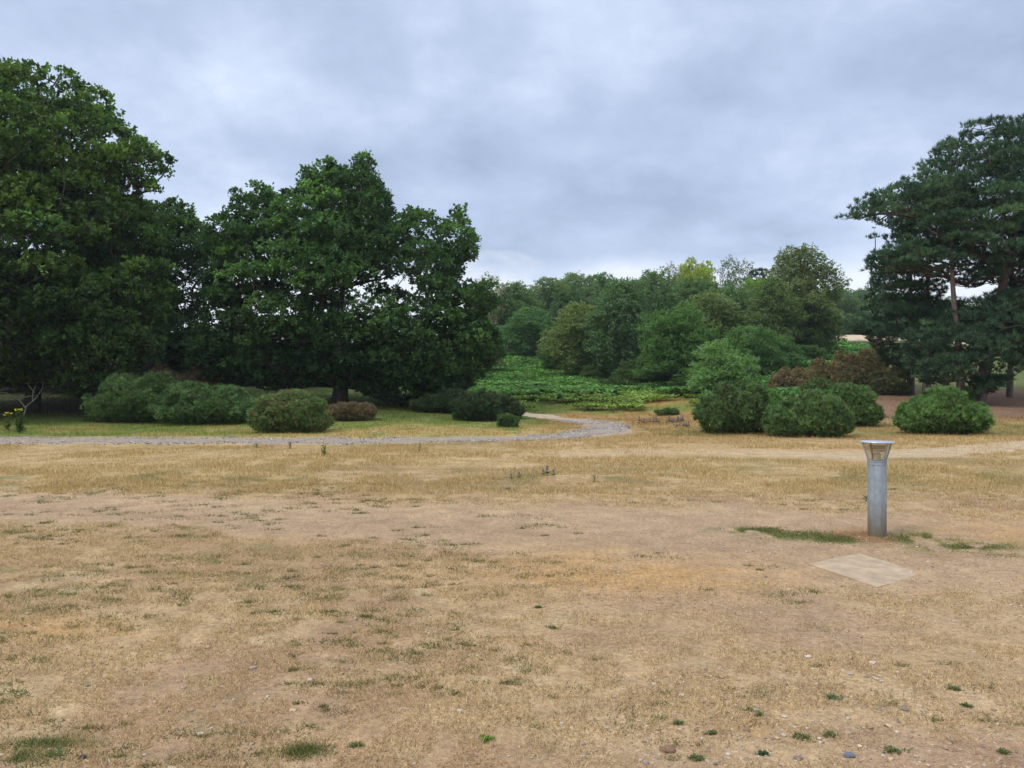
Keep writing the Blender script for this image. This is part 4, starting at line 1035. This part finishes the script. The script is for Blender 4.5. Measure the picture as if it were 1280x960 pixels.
# ------------------------------------------------------------------ concrete slab
def simple_mat(name, col, rough=.5, metal=0., nscale=20, amt=.2, bump=.1, dist=.01):
    m, nt, out = newmat(name); tc = nt.nodes.new('ShaderNodeTexCoord'); n = noise(nt, tc.outputs['Object'], nscale, 5, .6)
    p = nt.nodes.new('ShaderNodeBsdfPrincipled')
    c = mix(nt, mrange(nt, n.outputs[0], .3, .7, 0, 1), tuple(x*(1-amt) for x in col), tuple(min(1, x*(1+amt)) for x in col))
    nt.links.new(c, p.inputs['Base Color']); p.inputs['Roughness'].default_value = rough; p.inputs['Metallic'].default_value = metal
    if bump:
        b = nt.nodes.new('ShaderNodeBump'); b.inputs['Strength'].default_value = bump; b.inputs['Distance'].default_value = dist
        nt.links.new(n.outputs[0], b.inputs['Height']); nt.links.new(b.outputs[0], p.inputs['Normal'])
    nt.links.new(p.outputs[0], out.inputs[0]); return m, nt, p, c
def make_slab():
    m, nt, p, c = simple_mat('sandy_concrete', (.39,.275,.165), .95, 0, 6, .26, .5, .008)
    cen = SLAB.mean(0); n = 40; s = np.linspace(0, 1, n); S, T_ = np.meshgrid(s, s, indexing='ij')
    G = (SLAB[0]*((1-S)*(1-T_))[..., None]+SLAB[1]*(S*(1-T_))[..., None]+SLAB[2]*(S*T_)[..., None]+SLAB[3]*((1-S)*T_)[..., None])
    # rounded corner drop and a level plate, sinking slightly to the right where soil covers it
    z0 = gz1(*cen)+.014; Z = z0 - .0135*np.clip(S*.62+T_*.5+(fbm(G[...,0], G[...,1], 6, 3, 77)-.5)*.35,0,1.2)**2 + .006*(fbm(G[...,0], G[...,1], 9, 3, 77)-.5)
    edge = np.minimum(np.minimum(S, 1-S), np.minimum(T_, 1-T_)); Z = Z-.004*np.exp(-edge*60)
    top = np.stack([G[..., 0]-cen[0], G[..., 1]-cen[1], Z-z0], -1).reshape(-1, 3)
    bot = top.copy(); bot[:, 2] = -.10
    i = np.arange(n-1)[:, None]*n; j = np.arange(n-1)[None]
    q = np.stack([i+j, i+j+1, i+n+j+1, i+n+j], -1).reshape(-1, 4); N_ = n*n
    per = np.concatenate([np.arange(0, n), np.arange(1, n)*n+n-1, (n-1)*n+np.arange(n-2, -1, -1), np.arange(n-2, 0, -1)*n])
    p2 = np.roll(per, -1); side = np.stack([per, per+N_, p2+N_, p2], 1)
    Fq = np.concatenate([q, side, q[:, ::-1]+N_])
    me = np_mesh('concrete_slab', np.concatenate([top, bot]), len(Fq), 4, Fq, m)
    tag(link('concrete_slab', me, None, (cen[0], cen[1], z0)), 'flat sandy concrete slab let into the ground before the bollard', 'slab')
make_slab()

# ------------------------------------------------------------------ bollard light
def lathe(prof, seg=48):
    prof = np.array(prof, float); a = np.linspace(0, 2*math.pi, seg, endpoint=False); n = len(prof)
    V = np.stack([prof[:, None, 0]*np.cos(a)[None], prof[:, None, 0]*np.sin(a)[None], np.repeat(prof[:, None, 1], seg, 1)], -1).reshape(-1, 3)
    i = np.arange(n-1)[:, None]*seg; j = np.arange(seg)[None]; j2 = (j+1) % seg
    return V, np.stack([i+j, i+j2, i+seg+j2, i+seg+j], -1).reshape(-1, 4)
def lathe_obj(name, prof, mat, parent, seg=48, smooth=False):
    V, q = lathe(prof, seg); me = np_mesh(name, V, len(q), 4, q, mat, smooth=True); o = link(name, me, parent)
    md = o.modifiers.new('edges', 'EDGE_SPLIT'); md.split_angle = math.radians(35); return o
def bollard():
    x, y = 3.885, 8.385; z = gz1(x, y)-.005
    root = empty('bollard_light', (x, y, z)); tag(root, 'grey steel bollard light with a flared glass head and round cap', 'bollard')
    # galvanised steel, rust coloured splash dirt near its foot
    m, nt, out = newmat('galvanised_steel'); tc = nt.nodes.new('ShaderNodeTexCoord'); sx = nt.nodes.new('ShaderNodeSeparateXYZ'); nt.links.new(tc.outputs['Object'], sx.inputs[0])
    n = noise(nt, tc.outputs['Object'], 14, 6, .65); mp = nt.nodes.new('ShaderNodeMapping'); mp.inputs['Scale'].default_value = (22, 22, 2.0); nt.links.new(tc.outputs['Object'], mp.inputs[0])
    st = noise(nt, mp.outputs[0], 1.2, 5, .6)
    c = mix(nt, mrange(nt, n.outputs[0], .35, .65, 0, 1), (.30,.36,.41), (.42,.48,.53))
    c = mix(nt, mrange(nt, st.outputs[0], .42, .7, 0, .5), c, (.24,.28,.30))
    ad = nt.nodes.new('ShaderNodeMath'); ad.operation = 'MULTIPLY_ADD'; nt.links.new(st.outputs[0], ad.inputs[0]); ad.inputs[1].default_value = -.30; nt.links.new(sx.outputs['Z'], ad.inputs[2])
    dirt = mrange(nt, ad.outputs[0], .26, -.10, 0, .95)
    c = mix(nt, dirt, c, (.20,.165,.11))
    p = nt.nodes.new('ShaderNodeBsdfPrincipled'); nt.links.new(c, p.inputs['Base Color']); p.inputs['Metallic'].default_value = .45
    nt.links.new(mrange(nt, n.outputs[0], .3, .7, .38, .55), p.inputs['Roughness']); nt.links.new(p.outputs[0], out.inputs[0])
    r = .0935
    lathe_obj('post', [(.0001,-.05),(r,-.05),(r,.755),(r-.004,.760),(.0001,.760)], m, root)
    lathe_obj('collar', [(r-.006,.758),(r+.004,.758),(r+.004,.782),(r-.001,.786),(.0001,.786)], m, root)
    lathe_obj('collar', [(r-.006,.788),(r+.006,.788),(r+.006,.797),(r,.800),(.0001,.800)], m, root)
    capm, nt2, p2, _ = simple_mat('cap_steel', (.52,.55,.60), .35, .5, 10, .08, 0)
    R = .172
    lathe_obj('cap', [(.0001,.990),(R-.012,.990),(R-.003,.992),(R,.996),(R-.002,1.001),(R-.02,1.004),(.0001,1.008)], capm, root, 64)
    o = lathe_obj('bolt', [(.0001,1.006),(.007,1.006),(.007,1.012),(.005,1.014),(.0001,1.014)], m, root, 12); o.location = (-.06, .03, 0)
    g, ntg, outg = newmat('clear_plastic'); 
    gl_ = ntg.nodes.new('ShaderNodeBsdfTransparent'); gl_.inputs[0].default_value = (.93,.91,.86,1)
    gs_ = ntg.nodes.new('ShaderNodeBsdfGlossy'); gs_.inputs['Roughness'].default_value = .15
    gl = ntg.nodes.new('ShaderNodeMixShader'); gl.inputs[0].default_value = .03; ntg.links.new(gl_.outputs[0], gl.inputs[1]); ntg.links.new(gs_.outputs[0], gl.inputs[2])
    df = ntg.nodes.new('ShaderNodeBsdfDiffuse'); df.inputs['Color'].default_value = (.70,.60,.45,1)
    mxs = ntg.nodes.new('ShaderNodeMixShader'); mxs.inputs[0].default_value = .07; ntg.links.new(gl.outputs[0], mxs.inputs[1]); ntg.links.new(df.outputs[0], mxs.inputs[2]); ntg.links.new(mxs.outputs[0], outg.inputs[0])
    lathe_obj('lens', [(.082,.801),(.140,.988),(.137,.988),(.079,.801),(.082,.801)], g, root, 64)
    lm, _, _, _ = simple_mat('louvre_steel', (.30,.28,.25), .5, .0, 15, .1, 0)
    for zz, rr in ((.925,.082),(.900,.078),(.948,.086)): lathe_obj('louvre_ring', [(rr-.012,zz+.005),(rr,zz),(rr,zz+.003),(rr-.012,zz+.008),(rr-.012,zz+.005)], lm, root)
    bm_, _, _, _ = simple_mat('lamp_glass', (.66,.60,.48), .35, 0, 10, .05, 0)
    lathe_obj('lamp', [(.0001,.800),(.034,.801),(.038,.81),(.038,.865),(.03,.88),(.0001,.882)], bm_, root, 32)
    # four struts, flat bars flaring from collar to cap
    for a in (-.03, math.pi/2+.0, math.pi+.03, -math.pi/2+.28):
        ca, sa = math.cos(a), math.sin(a); t = np.array([-sa, ca, 0]); o_ = np.array([ca, sa, 0]); Vs = []
        for zz, rr in ((.798, r-.004), (.991, .152)):
            for dr in (0, .009):
                for s_ in (-1, 1):
                    Vs.append(o_*(rr+dr)+t*s_*.0085+np.array([0, 0, zz]))
        Vs = np.array(Vs); q = np.array([[0,1,5,4],[2,6,7,3],[0,4,6,2],[1,3,7,5],[0,2,3,1],[4,5,7,6]])
        link('strut', np_mesh('strut', Vs, 6, 4, q, m), root)
bollard()

# ------------------------------------------------------------------ haze
def haze():
    x0, x1, y0, y1, z0, z1 = -170, 170, -6, 168, -1.2, 27
    # lowest ground inside is level 0, the rising hill stays above the box floor
    V = np.array([(x, y, z) for z in (z0, z1) for y in (y0, y1) for x in (x0, x1)], float)
    q = np.array([[0,2,3,1],[4,5,7,6],[0,1,5,4],[2,6,7,3],[0,4,6,2],[1,3,7,5]])
    m, nt, out = newmat('haze'); v = nt.nodes.new('ShaderNodeVolumePrincipled')
    v.inputs['Color'].default_value = (.88,.93,1,1); v.inputs['Density'].default_value = HAZE; v.inputs['Anisotropy'].default_value = .2
    nt.links.new(v.outputs[0], out.inputs['Volume'])
    tag(link('haze', np_mesh('haze', V, 6, 4, q, m)), kind='stuff', label='thin pale haze in the air over the whole heath', cat='haze')
HAZE = .0003
haze()
# ------------------------------------------------------------------ camera, light, sky
cam = bpy.data.cameras.new('camera'); co = bpy.data.objects.new('camera', cam); COL.objects.link(co)
cam.sensor_width = 36; cam.sensor_fit = 'HORIZONTAL'; cam.lens = 36*F/1280; cam.clip_end = 6000; cam.clip_start = .05
co.location = (0, 0, EYE); co.rotation_euler = (math.radians(90), 0, 0); scene.camera = co

SUN_EL, SUN_AZ = 52, -125     # azimuth: compass angle from +Y, clockwise; sun behind the camera to the left, behind cloud
sl = bpy.data.lights.new('sun', 'SUN'); sl.energy = 1.5; sl.angle = math.radians(14); sl.color = (1, .965, .90)
so = bpy.data.objects.new('sun', sl); COL.objects.link(so)
from mathutils import Vector
az = math.radians(SUN_AZ); el = math.radians(SUN_EL)
dirv = Vector((math.sin(az)*math.cos(el), math.cos(az)*math.cos(el), math.sin(el)))
so.rotation_euler = dirv.to_track_quat('Z', 'Y').to_euler(); so.location = (0, 0, 30)

w = bpy.data.worlds.new('World'); scene.world = w; w.use_nodes = True; nt = w.node_tree; nt.nodes.clear()
out = nt.nodes.new('ShaderNodeOutputWorld')
sky = nt.nodes.new('ShaderNodeTexSky'); sky.sky_type = 'NISHITA'; sky.sun_disc = False; sky.sun_elevation = el; sky.sun_rotation = az
b1 = nt.nodes.new('ShaderNodeBackground'); b1.inputs['Strength'].default_value = .10; nt.links.new(sky.outputs[0], b1.inputs[0])
tc = nt.nodes.new('ShaderNodeTexCoord'); D = tc.outputs['Generated']
sx = nt.nodes.new('ShaderNodeSeparateXYZ'); nt.links.new(D, sx.inputs[0])
def M(op, a, b=None, c=None):
    n = nt.nodes.new('ShaderNodeMath'); n.operation = op
    for i, v in enumerate((a, b, c)):
        if v is None: continue
        if hasattr(v, 'node'): nt.links.new(v, n.inputs[i])
        else: n.inputs[i].default_value = v
    return n.outputs[0]
zc = M('ADD', M('MAXIMUM', sx.outputs['Z'], 0.0), .38)
cx = M('DIVIDE', sx.outputs['X'], zc); cy = M('DIVIDE', sx.outputs['Y'], zc)
cb = nt.nodes.new('ShaderNodeCombineXYZ'); nt.links.new(cx, cb.inputs[0]); nt.links.new(cy, cb.inputs[1])
n1 = noise(nt, cb.outputs[0], 1.5, 8, .52); n1.inputs['Distortion'].default_value = .12
mp = nt.nodes.new('ShaderNodeMapping'); mp.inputs['Location'].default_value = (4.3, 1.7, 0); mp.inputs['Scale'].default_value = (1.25, 1.25, 1); nt.links.new(cb.outputs[0], mp.inputs[0])
n2 = noise(nt, mp.outputs[0], 4.2, 8, .58); n2.inputs['Distortion'].default_value = .1
f = M('ADD', M('MULTIPLY', n1.outputs[0], .68), M('MULTIPLY', n2.outputs[0], .32))
def spot(px, py, k, ru, amp):
    d = Vector(((px-CU)/F, 1, -(py-CV)/F)).normalized()
    vm = nt.nodes.new('ShaderNodeVectorMath'); vm.operation = 'DOT_PRODUCT'; nt.links.new(D, vm.inputs[0]); vm.inputs[1].default_value = d
    a_ = M('SUBTRACT', 1.0, vm.outputs['Value']); e = M('EXPONENT', M('MULTIPLY', a_, -2/(ru*ru)))
    return M('MULTIPLY', e, amp)
for s_ in ((300,115,0,.10,.10),(850,35,0,.09,.08),(640,120,0,.12,.05),(900,150,0,.14,-.03),(700,275,0,.16,-.07),(120,60,0,.15,.03),(1130,60,0,.2,.03),(200,215,0,.10,-.02),(560,60,0,.12,-.05),(760,185,0,.1,.04)):
    f = M('ADD', f, spot(*s_))
fac = mrange(nt, f, .34, .665, 0, 1)
cr = nt.nodes.new('ShaderNodeValToRGB'); nt.links.new(fac, cr.inputs[0])
e = cr.color_ramp.elements; e[0].position = 0; e[0].color = (.30,.375,.52,1); e[1].position = 1; e[1].color = (.71,.79,.95,1)
x_ = cr.color_ramp.elements.new(.5); x_.color = (.455,.545,.725,1)
# pale strip under the cloud base, close to the horizon
hb = M('ADD', sx.outputs['Z'], M('MULTIPLY', M('SUBTRACT', n2.outputs[0], .5), .10))
hz = mrange(nt, hb, .160, .128, 0, .85)
col = mix(nt, hz, cr.outputs[0], (.80,.84,.92))
# overcast sky: brighter towards the zenith
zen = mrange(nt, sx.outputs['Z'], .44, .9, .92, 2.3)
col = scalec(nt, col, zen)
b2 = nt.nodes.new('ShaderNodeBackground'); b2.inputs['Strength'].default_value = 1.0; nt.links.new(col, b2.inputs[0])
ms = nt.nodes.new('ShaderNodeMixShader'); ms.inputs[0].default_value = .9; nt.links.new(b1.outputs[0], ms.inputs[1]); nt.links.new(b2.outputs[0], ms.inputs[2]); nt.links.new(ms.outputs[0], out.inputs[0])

vs = scene.view_settings; vs.view_transform = 'Standard'; vs.look = 'None'; vs.exposure = 0.45; vs.gamma = 1; vs.use_curve_mapping = False
cy_ = scene.cycles; cy_.max_bounces = 6; cy_.diffuse_bounces = 3; cy_.glossy_bounces = 2; cy_.transmission_bounces = 5; cy_.transparent_max_bounces = 10
cy_.use_denoising = True; cy_.denoising_prefilter = 'ACCURATE'; cy_.caustics_reflective = False; cy_.caustics_refractive = False
